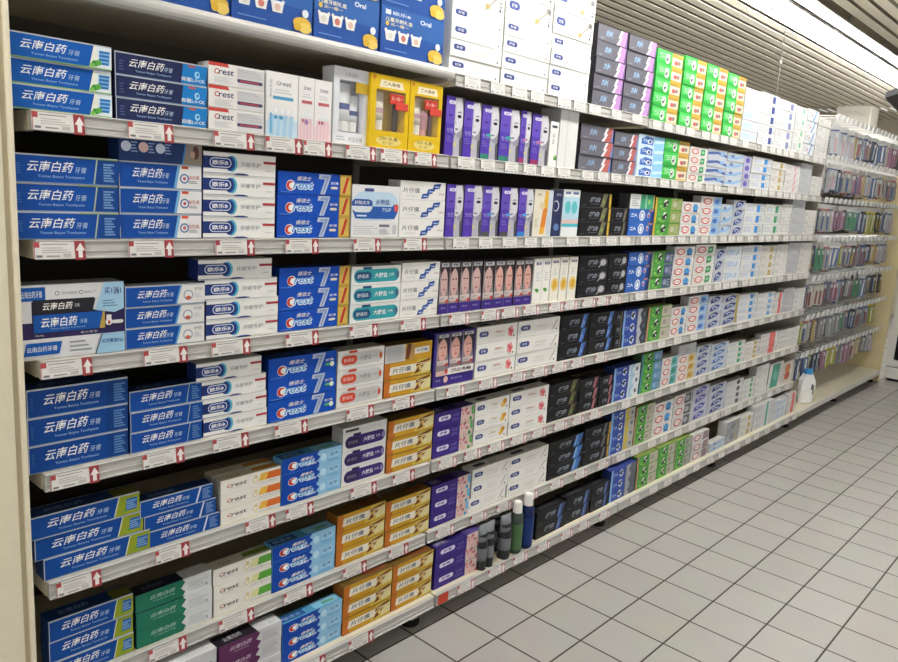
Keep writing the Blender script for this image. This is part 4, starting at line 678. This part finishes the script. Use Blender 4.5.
# ------------------------------------------------------------------ floor, ceiling, walls
SHZ = {7: 1.805, 6: 1.5654, 5: 1.3135, 4: 1.0655, 3: .819, 2: .569, 1: .314, 0: .107}
def shz(lv, b): return SHZ[lv] if lv < 7 else (1.819, 1.809, 1.803, 1.801)[b]
XB = [0.5516, 1.744, 2.946, 4.142, 5.335]                    # joints of the four shelving bays
HB = [5.345, 6.43, 7.50]                                     # the two hook bays
HC = 2.85
def floor_mat():
    m = bpy.data.materials.new('floor_tiles'); m.use_nodes = True; nt = m.node_tree; b = nt.nodes['Principled BSDF']
    tc = nt.nodes.new('ShaderNodeTexCoord'); mp = nt.nodes.new('ShaderNodeMapping'); br = nt.nodes.new('ShaderNodeTexBrick')
    mp.inputs['Location'].default_value = (-2.0518, .0487, 0)
    br.offset = 0; br.squash = 1; br.inputs['Scale'].default_value = 1; br.inputs['Brick Width'].default_value = .2; br.inputs['Row Height'].default_value = .2
    br.inputs['Mortar Size'].default_value = .0034; br.inputs['Mortar Smooth'].default_value = .15
    br.inputs['Color1'].default_value = (*rgb('#aaa8a4'), 1); br.inputs['Color2'].default_value = (*rgb('#a5a39f'), 1); br.inputs['Mortar'].default_value = (*rgb('#2e2a25'), 1)
    n = nt.nodes.new('ShaderNodeTexNoise'); n.inputs['Scale'].default_value = 6; n.inputs['Detail'].default_value = 6
    mx = nt.nodes.new('ShaderNodeMix'); mx.data_type = 'RGBA'; mx.blend_type = 'MULTIPLY'; mx.inputs[0].default_value = .16
    nt.links.new(tc.outputs['Object'], mp.inputs[0]); nt.links.new(mp.outputs[0], br.inputs[0]); nt.links.new(tc.outputs['Object'], n.inputs['Vector'])
    nt.links.new(br.outputs[0], mx.inputs[6]); nt.links.new(n.outputs['Color'], mx.inputs[7]); nt.links.new(mx.outputs[2], b.inputs['Base Color'])
    b.inputs['Roughness'].default_value = .5; b.inputs['Specular IOR Level'].default_value = .3
    MATS['!floor'] = m; return '!floor'
m = MB(); m.add([(-4, -6, 0), (13, -6, 0), (13, 7, 0), (-4, 7, 0)], [(0, 1, 2, 3)], floor_mat()); struct('floor', m)
# slatted ceiling; the lamp row sits in an open joint
m = MB(); PIT = .11; Y0L = .51
m.box(-4, 13, -6, 7, HC + .2, HC + .23, '#8f8574/.9')
def slat(y, w):
    m.prism([(y, HC + .003), (y + .004, HC), (y + w - .004, HC), (y + w, HC + .003), (y + w - .004, HC + .006), (y + .004, HC + .006)], 'x', -4, 13, '#efe8d8/.8')
for q in range(60):
    if .642 + PIT * q < 7: slat(.642 + PIT * q, .079)
    if .135 - PIT * q > -6: slat(.135 - PIT * q, .079)
struct('ceiling', m)
m = MB(); m.box(13, 13.1, -6, 7, 0, 3, '#c9c2b2/.7'); struct('wall_right', m)
m = MB(); m.box(-4, 13, 7, 7.1, 0, 3, '#c9c2b2/.7'); struct('wall_back', m)
m = MB(); m.bbox(11.16, 11.52, 1.33, 1.76, 0, HC + .02, '#e8e4da/.6', .01); o = struct('wall_pillar', m)

# ------------------------------------------------------------------ lamps
TUBE = emit('lamp_tube', (1, .98, .94), LAMP_ABOVE); TUBE2 = emit('fill_tube_aisle', (1, .98, .94), LAMP_FILL)
def lamp(x0, y, z, L, label, tube, name='ceiling_light'):
    t = thing(name, label, 'ceiling light', (x0 + L / 2, y, z), 0, 'twin tube lamps in a row under the ceiling')
    hh = L / 2 - .008
    m = MB(); m.prism([(-.105, .0), (-.06, .045), (.06, .045), (.105, .0), (.1, -.004), (.055, .035), (-.055, .035), (-.1, -.004)], 'x', -hh, hh, '#eeece6/.35'); obj('reflector', m, t)
    for s in (-.05, .05):
        m = MB(); m.tube((-hh + .03, s, -.03), (hh - .03, s, -.03), .019, tube, 8); obj('tube', m, t)
    for s in (-1, 1):
        m = MB(); m.bbox(s * hh - .014, s * hh + .014, -.04, .05, -.04, .03, '#77736a/.5', .004); obj('end_cap', m, t)
    if tube == TUBE:   # narrow side trough with a single tube
        m = MB(); m.prism([(-.262, 0), (-.24, .02), (-.17, .02), (-.148, 0), (-.152, -.004), (-.172, .014), (-.238, .014), (-.258, -.004)], 'x', -hh, hh, '#eeece6/.35'); obj('side_trough', m, t)
        m = MB(); m.tube((-hh + .02, -.205, -.004), (hh - .02, -.205, -.004), .013, tube, 8); obj('tube', m, t)
    m = MB(); m.box(-.01, .01, -.008, .008, .045, HC + .199 - z, '#8f8c86'); obj('hanger', m, t)
ORD = 'first second third fourth fifth sixth seventh eighth ninth tenth eleventh twelfth thirteenth fourteenth fifteenth sixteenth'.split()
for i in range(9):
    vis = i >= 4
    lamp(5.36 - 1.11 * 4 + 1.11 * i, Y0L, HC - .035, 1.11, 'twin tube ceiling light above the shelves, %s in its row along the aisle' % ORD[i], TUBE)
for i in range(4):  # unseen row, added to brighten the shelf fronts and aisle floor
    lamp((-1.0, 1.45, 2.75, 4.05)[i], -.5, HC - .05, 1.3, 'twin tube ceiling light over the aisle floor, %s in its row' % ORD[i], TUBE2)

# ------------------------------------------------------------------ shelving bays
BEI = '#d6ceb8/.45'; STEEL = '#c9c7c0/.38'; RAILK = '#b6b5b1/.3'; DARK = '#3d3830/.7'
BAYN = ['first', 'second', 'third', 'fourth']
BAYDESC = ['with the big beige post', 'holding purple face boxes', 'holding green and gold cartons', 'of pale white cartons beside the hooks']
DEP = .42
def leg(par, x, y=-.0):
    m = MB(); m.box(x - .016, x + .016, y, y + .04, .022, .075, BEI); l = obj('leg', m, par)
    m = MB(); m.loft([(0, .034, .03), (.012, .034, .03), (.022, .02, .02)], '#141312/.7', x, y + .02); obj('foot_pad', m, l)
def deck_board(m, x0, x1):
    m.box(x0, x1, -.045, DEP, .078, SHZ[0], BEI)
def rail_mesh(x0, x1, z, yf, plain=False):
    m = MB()
    if plain:   # smooth rounded lip
        m.prism([(yf + .014, z - .001), (yf + .008, z), (yf + .002, z - .004), (yf - .002, z - .012), (yf - .003, z - .02), (yf - .001, z - .027), (yf + .005, z - .032), (yf + .014, z - .033)], 'x', x0, x1, RAILK)
    else:       # label channel: top lip, tilted face, ridge and bottom lip
        h = .039
        m.prism([(yf + .014, z - .001), (yf + .003, z), (yf + .0005, z - .002), (yf + .0015, z - .0045), (yf + .004, z - .0055), (yf + .0025, z - .022), (yf + .001, z - .0225), (yf + .001, z - .0245), (yf + .0025, z - .025),
                 (yf + .0015, z - h + .005), (yf - .0015, z - h + .0035), (yf - .0015, z - h + .001), (yf + .001, z - h), (yf + .014, z - h)], 'x', x0, x1, RAILK)
    return m
for b in range(4):
    x0, x1 = XB[b], XB[b + 1]; a0, a1 = x0 + (.0 if b == 0 else .006), x1 - .006
    t = thing('shelving_bay', '%s metal shelving bay from the beige post, %s' % (BAYN[b], BAYDESC[b]), 'shelving', (0, 0, 0), 0, 'shelving bays in one run')
    m = MB(); m.box(x0 - (.028 if b == 0 else -.001), x1 - .001, DEP + .012, DEP + .03, .05, 2.14 if b < 1 else 2.0, DARK); obj('back_panel', m, t)
    for lv in SHZ:
        z = shz(lv, b); m = MB()
        if lv == 0: deck_board(m, a0, x1 - .001)
        else:
            m.box(a0, a1, .014, DEP, z - .022, z - .001, BEI)
            for xe in ((a0, a0 + .012), (a1 - .012, a1)): m.prism([(.014, z - .022), (.014, z - .036), (.03, z - .04), (DEP, z - .045), (DEP, z - .022)], 'x', xe[0], xe[1], BEI)
        sh = obj('deck' if lv == 0 else 'shelf', m, t)
        obj('price_rail', rail_mesh(a0, a1, z, -.058 if lv == 0 else 0.0, lv == 7 and b == 0), sh)
    m = MB(); m.box(x1 - .03, x1 - .004, DEP + .0005, DEP + .0115, .05, 2.0, '#9a958a/.5'); obj('upright', m, t)
    if b == 0:
        m = MB()
        m.box(.20, .494, -.012, DEP + .03, 0, 2.3, '#e2dac2/.45'); m.box(.494, .505, -.006, DEP + .03, 0, 2.3, '#c4b99c/.5'); m.bbox(.505, .5155, -.016, DEP + .03, 0, 2.3, '#e4dcc4/.4', .003)
        obj('end_post', m, t)
        leg(t, .60, -.01)
    leg(t, x1 - .05, -.012)
# hook bays ----------------------------------------------------------
HROW = [2.055, 1.80, 1.525, 1.262, 1.0, .735, .47]
def hook_bay(i):
    x0, x1 = HB[i], HB[i + 1]
    t = thing('hook_bay', ['hook bay of toothbrush packs next to the shelves', 'hook bay of toothbrush packs beside the far beige end panel'][i], 'hook display', (0, 0, 0), 0, 'hook bays hung with toothbrush packs')
    m = MB(); m.box(x0, x1, DEP - .03, DEP + .02, .05, 2.15, '#4d463b/.7'); obj('back_panel', m, t)
    m = MB(); deck_board(m, x0, x1); d = obj('deck', m, t)
    m = MB(); m.prism([(-.045, .107), (-.055, .104), (-.057, .07), (-.045, .066)], 'x', x0, x1, STEEL); obj('front_edge', m, d)
    leg(t, x1 - .06, -.012)
    if i == 0:
        m = MB(); m.box(x0 - .006, x0 + .006, .02, DEP, .107, 2.0, '#b9b6ac/.5'); obj('divider', m, t)
    else:
        m = MB(); m.bbox(x1, x1 + .035, -.05, DEP + .03, 0, 1.98, '#cabd95/.5', .004); obj('end_panel', m, t)
    for r, z in enumerate(HROW):
        m = MB(); m.box(x0 + .01, x1 - .01, DEP - .045, DEP - .03, z - .004, z + .02, '#a7a49a/.5'); obj('hook_bar', m, t)
        for k in range(10):
            x = x0 + .055 + .106 * k
            m = MB(); m.tube((x, DEP - .03, z), (x, .012, z + .006), .0028, '#b4b4b2/.3/.6', 6); m.tube((x, .012, z + .006), (x, .006, z + .016), .0028, '#b4b4b2/.3/.6', 6)
            m.tube((x, DEP - .03, z + .024), (x, -.006, z + .028), .0022, '#b4b4b2/.3/.6', 6); hk = obj('peg_hook', m, t)
            m = MB(); m.prism([(-.012, z + .036), (-.009, z + .037), (-.004, z + .002), (-.007, z + .001)], 'x', x - .028, x + .028, '#dfe1e0/.25'); obj('price_flag', m, hk)
    return t
hook_bay(0); hook_bay(1)
PK = [('#33457a', '#7c828c', '#8a4a4a'), ('#c4c2bc', '#5a6a88', '#d4d4d2'), ('#1f2024', '#55585c', '#a08a4a'), ('#c09a2c', '#8d944c', '#c8c0a4'), ('#8f4a48', '#8c8c8a', '#46587f'), ('#55565c', '#7a7d80', '#a4a29e'), ('#9a9790', '#86667a', '#a08490'), ('#1a1d27', '#474d5c', '#8a9aa8'), ('#7d5634', '#a89468', '#b8b4a8'), ('#a8a8a6', '#55806a', '#4a7a5a'), ('#6c6862', '#a09c94', '#7f4646'), ('#454e6c', '#a0a4aa', '#b09498')]
PKD = ['blue backed', 'white backed', 'charcoal backed', 'yellow backed', 'red backed', 'grey backed', 'pink trimmed', 'dark navy', 'orange brown', 'white and green', 'stone grey', 'blue grey']
PKM = []
for i, (a, b_, c) in enumerate(PK):
    m = MB(); W, H = .040, .185
    m.prism([(-W, -.005), (W, -.005), (W, .022), (.012, .03), (-.012, .03), (-W, .022)], 'y', 0, .0012, '#a8a8a6/.3')   # euro-hole header
    m.box(-W + .008, W - .008, -.0002, .0012, -H, -.005, a); m.prism([(-.03, -.018), (.03, -.018), (.034, -.176), (-.034, -.176)], 'y', -.013, 0, b_ + '/.2')
    m.prism([(-.004, -.03), (.004, -.03), (.007, -.1), (.005, -.165), (-.005, -.165), (-.007, -.1)], 'y', -.0175, -.013, c + '/.3'); m.bbox(-.008, .008, -.022, -.013, -.06, -.03, '#b8b8b6', .002)
    PKM.append(m.mesh('toothbrush_pack'))
rn = random.Random(5)
RN = 'top second third fourth fifth sixth lowest'.split()
for i in range(2):
    for r, z in enumerate(HROW):
        kinds = [rn.randrange(12) for _ in range(10)]
        for k in range(10):
            x = HB[i] + .055 + .106 * k
            if r == 6 and i == 1 and k in (8,): continue
            kd = kinds[k] if k % 3 else kinds[max(0, k - 1)]
            nth = ORD[k]
            for q in range(2):
                o = obj('toothbrush_pack', PKM[kd], None, (x, .075 + .13 * q + rn.uniform(-.012, .012), z - .0345 + rn.uniform(-.002, .001)), rn.uniform(-.75, .12)); o.scale = (rn.uniform(.75, 1.05), 1, rn.uniform(.8, 1.0))
                o.rotation_euler[1] = rn.uniform(-.09, .09)
                tag(o, '%s toothbrush pack, %s on %s hook, %s row of %s hook bay' % (PKD[kd], ('front' if q == 0 else 'behind'), nth, RN[r], ('near', 'far')[i]), 'toothbrush pack', 'toothbrush packs on the %s row of hooks' % RN[r])

# ------------------------------------------------------------------ cartons
SHN = {7: 'on top shelf', 6: 'on second shelf', 5: 'on third shelf', 4: 'on fourth shelf', 3: 'on fifth shelf', 2: 'on sixth shelf', 1: 'on seventh shelf', 0: 'on bottom shelf'}
DEPTH = {7: .09}
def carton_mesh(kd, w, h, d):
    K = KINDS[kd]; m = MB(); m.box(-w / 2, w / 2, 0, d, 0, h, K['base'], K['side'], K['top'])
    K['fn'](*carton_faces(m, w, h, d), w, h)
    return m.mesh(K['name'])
def pos_words(i, n):
    if n == 1: return ''
    if i == n - 1: return 'top one'
    if i == 0: return 'bottom one'
    j = n - 1 - i
    if n == 3: return 'middle one'
    return ('', 'second one down', 'third one down', 'fourth one down', 'fifth one down', 'sixth one down')[j]
count = {}
for s_ in STACKS:
    count[(s_[0], s_[6])] = count.get((s_[0], s_[6]), 0) + 1
    for pk, pn, ph in s_[7].get('plus', []): count[(s_[0], pk)] = count.get((s_[0], pk), 0) + 1
seen = {}
rj = random.Random(2)
GIFT = []
for sh, x0, x1, y, n, h, kd, op in STACKS:
    w = x1 - x0; xc = (x0 + x1) / 2; z = shz(sh, sum(xc > q for q in XB[1:4])) + .0002
    if kd.startswith('gift_'): GIFT.append((kd, xc, y, z, w, h)); continue
    layers = [(kd, n, h)] + [(a, b, c or h) for a, b, c in op.get('plus', [])]
    d = .085 if kd == 'promo' else .06 if KINDS[kd]['cat'] in ('toothpaste gift box', 'gift pack') else max(.038, min(.055, h * .95))
    if kd == 'w_tall': d = .09
    total = sum(l[1] for l in layers)
    li = 0
    for kk, nn, hh in layers:
        K = KINDS[kk]; key = (sh, kk); seen[key] = seen.get(key, 0) + 1
        me = carton_mesh(kk, w, hh - .0004, d)
        suf = '' if count[key] == 1 else ', %s %s' % (ORD[seen[key] - 1], 'stack' if nn > 1 else 'one')
        for i in range(nn):
            look = K['look']; mm = me
            if op.get('turn') and i == nn - 1: look = KINDS['gold_turned']['look']; mm = carton_mesh('gold_turned', w, hh - .0004, d)
            pw = pos_words(i, nn)
            lab = look + suf + (', ' + pw if pw and look == K['look'] else '') + ', ' + SHN[sh]
            jx = op.get('stag', [0] * 9)[i]
            o = obj(K['name'], mm, None, (xc + jx + rj.uniform(-.0005, .0005), y + rj.uniform(-.001, .003), z), rj.uniform(-.004, .004))
            tag(o, lab, K['cat'], ('%s %s' % (look, SHN[sh])) if nn > 1 or count[key] > 1 else None)
            for q in range(1, op.get('deep', 1)):
                o = obj(K['name'], mm, None, (xc + jx, y + .004 + (d + .002) * q, z)); tag(o, look + ', ' + ('behind the ' + (pw or 'front one')) + ', ' + SHN[sh], K['cat'], '%s %s' % (look, SHN[sh]))
            z += hh

# window gift boxes on the second shelf ------------------------------
def gift(kd, xc, y, z, w, h):
    yellow = kd != 'gift_white'
    lab = {'gift_white': 'white window gift box with two white tubes, beside yellow boxes on second shelf', 'gift_yellow': 'yellow window gift box with tube and dark toothbrush, on second shelf', 'gift_yellow2': 'yellow window gift box with tube and small cup figure, on second shelf'}[kd]
    base = '#d8b418' if yellow else '#e2e4ea'; inn = '#dcbf3c' if yellow else '#cdd0d8'
    t = thing('window_gift_box', lab, 'gift box', (xc, y, z), 0, 'window gift boxes on the second shelf'); d = .05
    a0, a1, b0, b1 = (-.36 * w, .40 * w, .24 * h, .80 * h) if yellow else (-.34 * w, .36 * w, .16 * h, .84 * h)
    m = MB(); k = base
    m.box(-w / 2, w / 2, d - .002, d, 0, h, inn); m.box(-w / 2, a0, 0, d - .002, 0, h, k); m.box(a1, w / 2, 0, d - .002, 0, h, k); m.box(a0, a1, 0, d - .002, 0, b0, k); m.box(a0, a1, 0, d - .002, b1, h, k)
    f = Face(m, lambda u, v, l: (-w / 2 + u * w, -EPS * l, v * h), w / h)
    if yellow:
        f.p([(.2, .83), (.85, .83), (.8, .93), (.25, .93)], '#e6ddc0'); f.t('黑人茶倍', .3, .86, .74, .91, '#8a6a4a', off=.02); f.e(.5, .1, .33, .07, '#e2cf7a'); f.t('超值礼盒', .26, .11, .74, .16, '#7a6a3a', off=.02); f.t('买一送一', .34, .05, .66, .1, '#7a6a3a'); f.r(0, .985, 1, 1, '#c49a1c'); f.e(.08, .95, .04, .03, '#c87a28')
    else:
        f.t('云南白药', .3, .89, .66, .94, '#9a9eaa'); f.t('亮白牙膏', .45, .04, .85, .1, '#8a8f9c'); f.lines(.1, .05, .35, .12, 2, '#b4b8c4')
    obj('carton', m, t)
    m = MB(); m.add([(a0, .0008, b0), (a1, .0008, b0), (a1, .0008, b1), (a0, .0008, b1)], [(0, 1, 2, 3)], pane_mat()); obj('window_film', m, t)
    def tubeobj(cx, zb, zt, r, kb, band):
        m = MB(); m.loft([(zb + .028, r, r * .7), (zb + (zt - zb) * .5, r * .98, r * .5), (zt, r * 1.15, .0015)], kb, cx, .022); o = obj('toothpaste_tube', m.mesh('toothpaste_tube', True), t)
        m = MB(); m.loft([(zb, r * .8, r * .66), (zb + .026, r * .85, r * .68), (zb + .028, r * .6, r * .5)], '#e8e8e6/.3', cx, .022); obj('cap', m, o)
        m = MB(); m.loft([(zb + (zt - zb) * .45, r * 1.02, r * .56), (zb + (zt - zb) * .58, r * 1.05, r * .5)], band, cx, .022); obj('printed_band', m, o)
    if yellow:
        tubeobj(a0 + .026, b0 + .002, b1 - .006, .019, '#e4dfd0/.3', '#c8a4b0')
        if kd == 'gift_yellow':
            m = MB(); m.bbox(a1 - .026, a1 - .008, .02, .032, b0 + .004, b0 + .09, '#3a2c26/.3', .004); m.bbox(a1 - .022, a1 - .012, .014, .026, b0 + .075, b0 + .095, '#e8e8e2', .002); obj('toothbrush', m, t)
        else:
            m = MB(); m.loft([(b0 + .002, .014, .012), (b0 + .02, .014, .012), (b0 + .022, .018, .014), (b0 + .06, .02, .015), (b0 + .075, .008, .008)], '#d8a4b0/.4', a1 - .04, .03); obj('cup', m, t)
            m = MB(); m.bbox(a1 - .017, a1 - .006, .02, .032, b0 + .003, b0 + .08, '#6a4f58/.3', .003); obj('toothbrush', m, t)
        m = MB(); fx = a1 - .05; m.bbox(fx - .012, fx + .04, -.003, -.0005, b1 - .035, b1 - .008, '#c0392f', .0008); m.bbox(fx + .01, fx + .058, -.004, -.0015, b1 - .05, b1 - .03, '#c9453a', .0008)
        g = Face(m, lambda u, v, l: (fx - .012 + .052 * u, -.0032 - EPS * l, b1 - .035 + .027 * v), 2); g.t('买一赠一', .1, .35, .9, .75, '#efd8c8'); g.t('加送', .6, -.35, 1.1, -.02, '#efd8c8', off=.02); obj('promo_sticker', m, t)
    else:
        tubeobj(a0 + .027, b0 + .003, b1 - .006, .025, '#eceef2/.3', '#4a5688'); tubeobj(a1 - .026, b0 + .003, b1 - .035, .021, '#e8eaee/.3', '#4a5688')
        m = MB(); m.bbox(a1 - .032, a1 + .014, -.003, -.0006, b1 - .03, b1 - .002, '#b99a2c', .0008); obj('gold_sticker', m, t)
for g_ in GIFT: gift(*g_)

# things standing on the bottom shelf ---------------------------------
ZB = SHZ[0] + .0003
def stand_tube(x, y, h, kb, kc, label, r=.021):
    t = thing('toothpaste_tube', label, 'toothpaste tube', (x, y, ZB), 0, 'standing grey tubes on the bottom shelf')
    m = MB(); m.loft([(.036, r, r), (.06, r, r), (h * .45, r * 1.02, r * .92), (h * .8, r * 1.1, r * .55), (h, r * 1.2, .002)], kb); bd = obj('body', m.mesh('body', True), t)
    m = MB(); m.loft([(.085, r * 1.04, r * 1.03), (.11, r * 1.05, r * 1.02)], kc); m.loft([(.13, r * 1.06, r * .97), (.137, r * 1.07, r * .96)], kc); obj('printed_band', m, bd)
    m = MB(); m.loft([(0, r * .96, r * .96), (.034, r * .98, r * .98), (.036, r * .8, r * .8)], kc); obj('cap', m, t)
xs = [TUBEX]
for i, (x, yy) in enumerate(TUBES):
    stand_tube(x, yy, .172, ('#6f7378/.35', '#777b80/.35', '#6a6d73/.35', '#74787c/.35', '#6c7075/.35')[i], '#2a2c30/.4', ['grey standing tube closest to the purple floral cartons, bottom shelf', 'grey standing tube second along from the purple floral cartons, bottom shelf', 'grey standing tube third along, before the green bottle, bottom shelf', 'grey standing tube behind the first one, bottom shelf', 'grey standing tube behind the third one, bottom shelf'][i], .026 if i in (2, 4) else .021)
def bottle(x, y, h, r, kb, kl, kc, label):
    t = thing('mouthwash_bottle', label, 'bottle', (x, y, ZB), 0, 'white capped bottles on the bottom shelf')
    m = MB(); m.loft([(0, r * .9, r * .8), (.006, r, r * .9), (h * .6, r, r * .88), (h * .74, r * .9, r * .8), (h * .8, r * .55, r * .55), (h * .82, r * .5, r * .5)], kb); obj('body', m.mesh('body', True), t)
    m = MB(); m.loft([(h * .08, r * 1.012, r * .915), (h * .58, r * 1.012, r * .9)], kl); obj('label', m, t)
    m = MB(); m.loft([(h * .79, r * .66, r * .66), (h * .97, r * .6, r * .6), (h, r * .5, r * .5)], kc); obj('cap', m.mesh('cap', False), t)
bottle(BOT[0][0], -.03, .205, .028, '#3c463e/.3', '#4a6a46/.4', '#e4e2dc/.4', 'green labelled bottle with white cap beside the grey tubes')
bottle(BOT[1][0], -.03, .22, .030, '#10204c/.3', '#14306a/.35', '#e6e4de/.4', 'dark blue bottle with white cap beside black cartons')
# white jug in front of the hooks
t = thing('washing_liquid_jug', 'white jug with blue cap standing before the toothbrush hooks', 'jug', (JUG[0], JUG[1], ZB), math.radians(-30))
m = MB(); m.loft([(0, .056, .034), (.01, .062, .04), (.10, .061, .039)], '#e2e2e0/.35'); m.prism([(-.061, .10), (.061, .10), (.058, .16), (.024, .215), (-.024, .215), (-.054, .17)], 'y', -.022, .022, '#e2e2e0/.35'); obj('body', m, t)
m = MB(); m.tube((.045, 0, .15), (.05, 0, .06), .009, '#dcdcda/.35'); m.prism([(.022, .06), (.034, .07), (.036, .13), (.026, .14)], 'y', -.036, .036, '#5a5c60/.5'); obj('handle', m, t)
m = MB(); m.loft([(.213, .03, .03), (.245, .028, .028), (.25, .018, .018)], '#3a86c0/.35'); obj('cap', m, t)

# ------------------------------------------------------------------ price labels on the rails
def label_mesh(w, arrow):
    m = MB(); wl = w
    m.box(0, wl, -.0012, 0, .0, .034, '#e3e1dd/.35')
    f = Face(m, lambda u, v, l: (u * wl, -.0012 - EPS * l, v * .034), wl / .034)
    if arrow:
        f.p([(0, .68), (.14, .68), (.14, 1), (0, 1)], '#a8484c'); f.r(0, 0, .03, .68, '#b98a8c')
    f.r(.18, .84, .82, .89, '#8f8d8c'); f.lines(.2, .36, .9, .76, 3, '#b4b2b0', .35); f.lines(.06, .1, .2, .26, 1, '#77757a', .8); f.r(.3, .12, .62, .2, '#9a989a'); f.r(.7, .1, .9, .3, '#c2c0be')
    return m.mesh('price_label')
def arrow_mesh(k='#9c4146/.4'):
    m = MB(); m.prism([(0, -.003), (.021, -.003), (.0195, .036), (-.0015, .036)], 'y', -.0016, 0, k)
    f = Face(m, lambda u, v, l: (.021 * u, -.0016 - EPS * l, .034 * v), .62)
    f.p([(.3, .05), (.7, .05), (.7, .48), (.95, .48), (.5, .95), (.05, .48), (.3, .48)], '#e8e4e2')
    return m.mesh('arrow_tab')
LM = {}; AM = arrow_mesh(); AM2 = arrow_mesh('#b58a8c/.4')
RAILN = {7: 'top', 6: 'second', 5: 'third', 4: 'fourth', 3: 'fifth', 2: 'sixth', 1: 'seventh', 0: 'lowest'}
NUM = ORD + 'seventeenth eighteenth nineteenth twentieth'.split()
def ordw(i):
    if i < 20: return NUM[i]
    t_, u_ = divmod(i + 1, 10); tens = {2: 'twenty', 3: 'thirty'}[t_] if u_ else {3: 'thirtieth'}[t_]
    return tens + ('-' + NUM[u_ - 1] if u_ else '')
rl = random.Random(9)
for sh, z in SHZ.items():
    items = [(a, b - a - .021, True) for a, b in LABELS.get(sh, [])]
    for b in range(1, 4):
        x = XB[b] + (.03 if sh else .10) + rl.uniform(0, .02)
        while x < XB[b + 1] - .11:
            items.append((x, rl.choice((.07, .074, .078)), b == 1 and sh < 5)); x += rl.choice((.102, .11, .125, .16) if sh > 3 else (.13, .15, .165, .18))
    yf = -.0585 if sh == 0 else -.0005
    items.sort()
    for i, (x, w, ar) in enumerate(items):
        k = (round(w, 3), ar)
        if k not in LM: LM[k] = label_mesh(*k)
        zz = shz(sh, sum(x > q for q in XB[1:4])); o = obj('price_label', LM[k], None, (x, yf - .0022, zz - .0375)); o.rotation_euler[0] = math.radians(-3)
        tag(o, '%s, %s from the beige post on %s rail' % ('white price label with red arrow' if ar else 'plain white price label', ordw(i), RAILN[sh]), 'price label', 'price labels on the %s rail' % RAILN[sh])
        if ar: obj('arrow_tab', AM if x < XB[1] else AM2, o, (w + .0003, 0, 0))
m = MB(); m.bbox(0, .05, -.0012, 0, 0, .036, '#b8402a/.4', .0005)
o = obj('red_rail_card', m, None, (XB[1] + .012, -.0595, SHZ[0] - .037)); tag(o, 'small red card on the lowest rail under purple floral cartons', 'card')

# ------------------------------------------------------------------ beyond the gondola
t = thing('drinks_cooler', 'tall grey drinks cooler with dark glass beyond the hooks', 'cooler', (7.62, -.06, 0))
m = MB(); m.bbox(.03, .7, -.95, 0, .02, 2.0, '#c9cac9/.4', .01); m.box(.05, .68, -.93, -.02, 0, .02, '#1a1a1a'); obj('cabinet', m, t)
m = MB(); m.box(0, .03, -.95, -.89, .14, 1.8, '#cfd0cf/.35'); m.box(0, .03, -.055, 0, .14, 1.8, '#cfd0cf/.35'); m.box(0, .03, -.89, -.055, .14, .2, '#cfd0cf/.35'); m.box(0, .03, -.89, -.055, 1.74, 1.8, '#cfd0cf/.35'); dr = obj('door', m, t)
m = MB(); m.box(.01, .02, -.89, -.055, .2, 1.74, '#12151a/.08'); obj('glass', m, dr)
m = MB(); m.bbox(-.03, 0, -.86, -.83, .8, 1.2, '#55585c/.3', .006); obj('handle', m, dr)
m = MB(); m.box(.0, .03, -.95, 0, .03, .13, '#d4d4d2/.5'); obj('kick_plate', m, t)
t = thing('hanging_board', 'dark flat board hanging below the slatted ceiling past the lamps', 'hanging board', (7.41, .25, 2.45))
m = MB(); m.prism([(0, 0), (-.5, -.31), (.3, -.07 - .31), (1.0, .12)], 'z', 0, .05, '#2a2a2e/.6'); obj('board', m, t)
for xx, yy in ((0, -.1), (.4, -.05)):
    m = MB(); m.tube((xx, yy, .05), (xx, yy, HC + .03 - 2.45), .005, '#8a8a88/.4'); obj('hanging_rod', m, t)
t = thing('hanging_wire_hook', 'thin wire with small hook hanging from slatted ceiling', 'hook', (WIRE[0], WIRE[1], 0))
m = MB(); m.tube((0, 0, WIRE[2]), (0, 0, HC + .01), .0022, '#6a6862/.5', 6); obj('wire', m, t)
m = MB()
for i in range(7):
    a0 = math.pi * (.1 + .2 * i); a1 = a0 + math.pi * .2
    m.tube((.014 * math.sin(a0), 0, WIRE[3] + .014 * math.cos(a0)), (.014 * math.sin(a1), 0, WIRE[3] + .014 * math.cos(a1)), .003, '#dcdad2/.4', 6)
obj('hook', m, t)
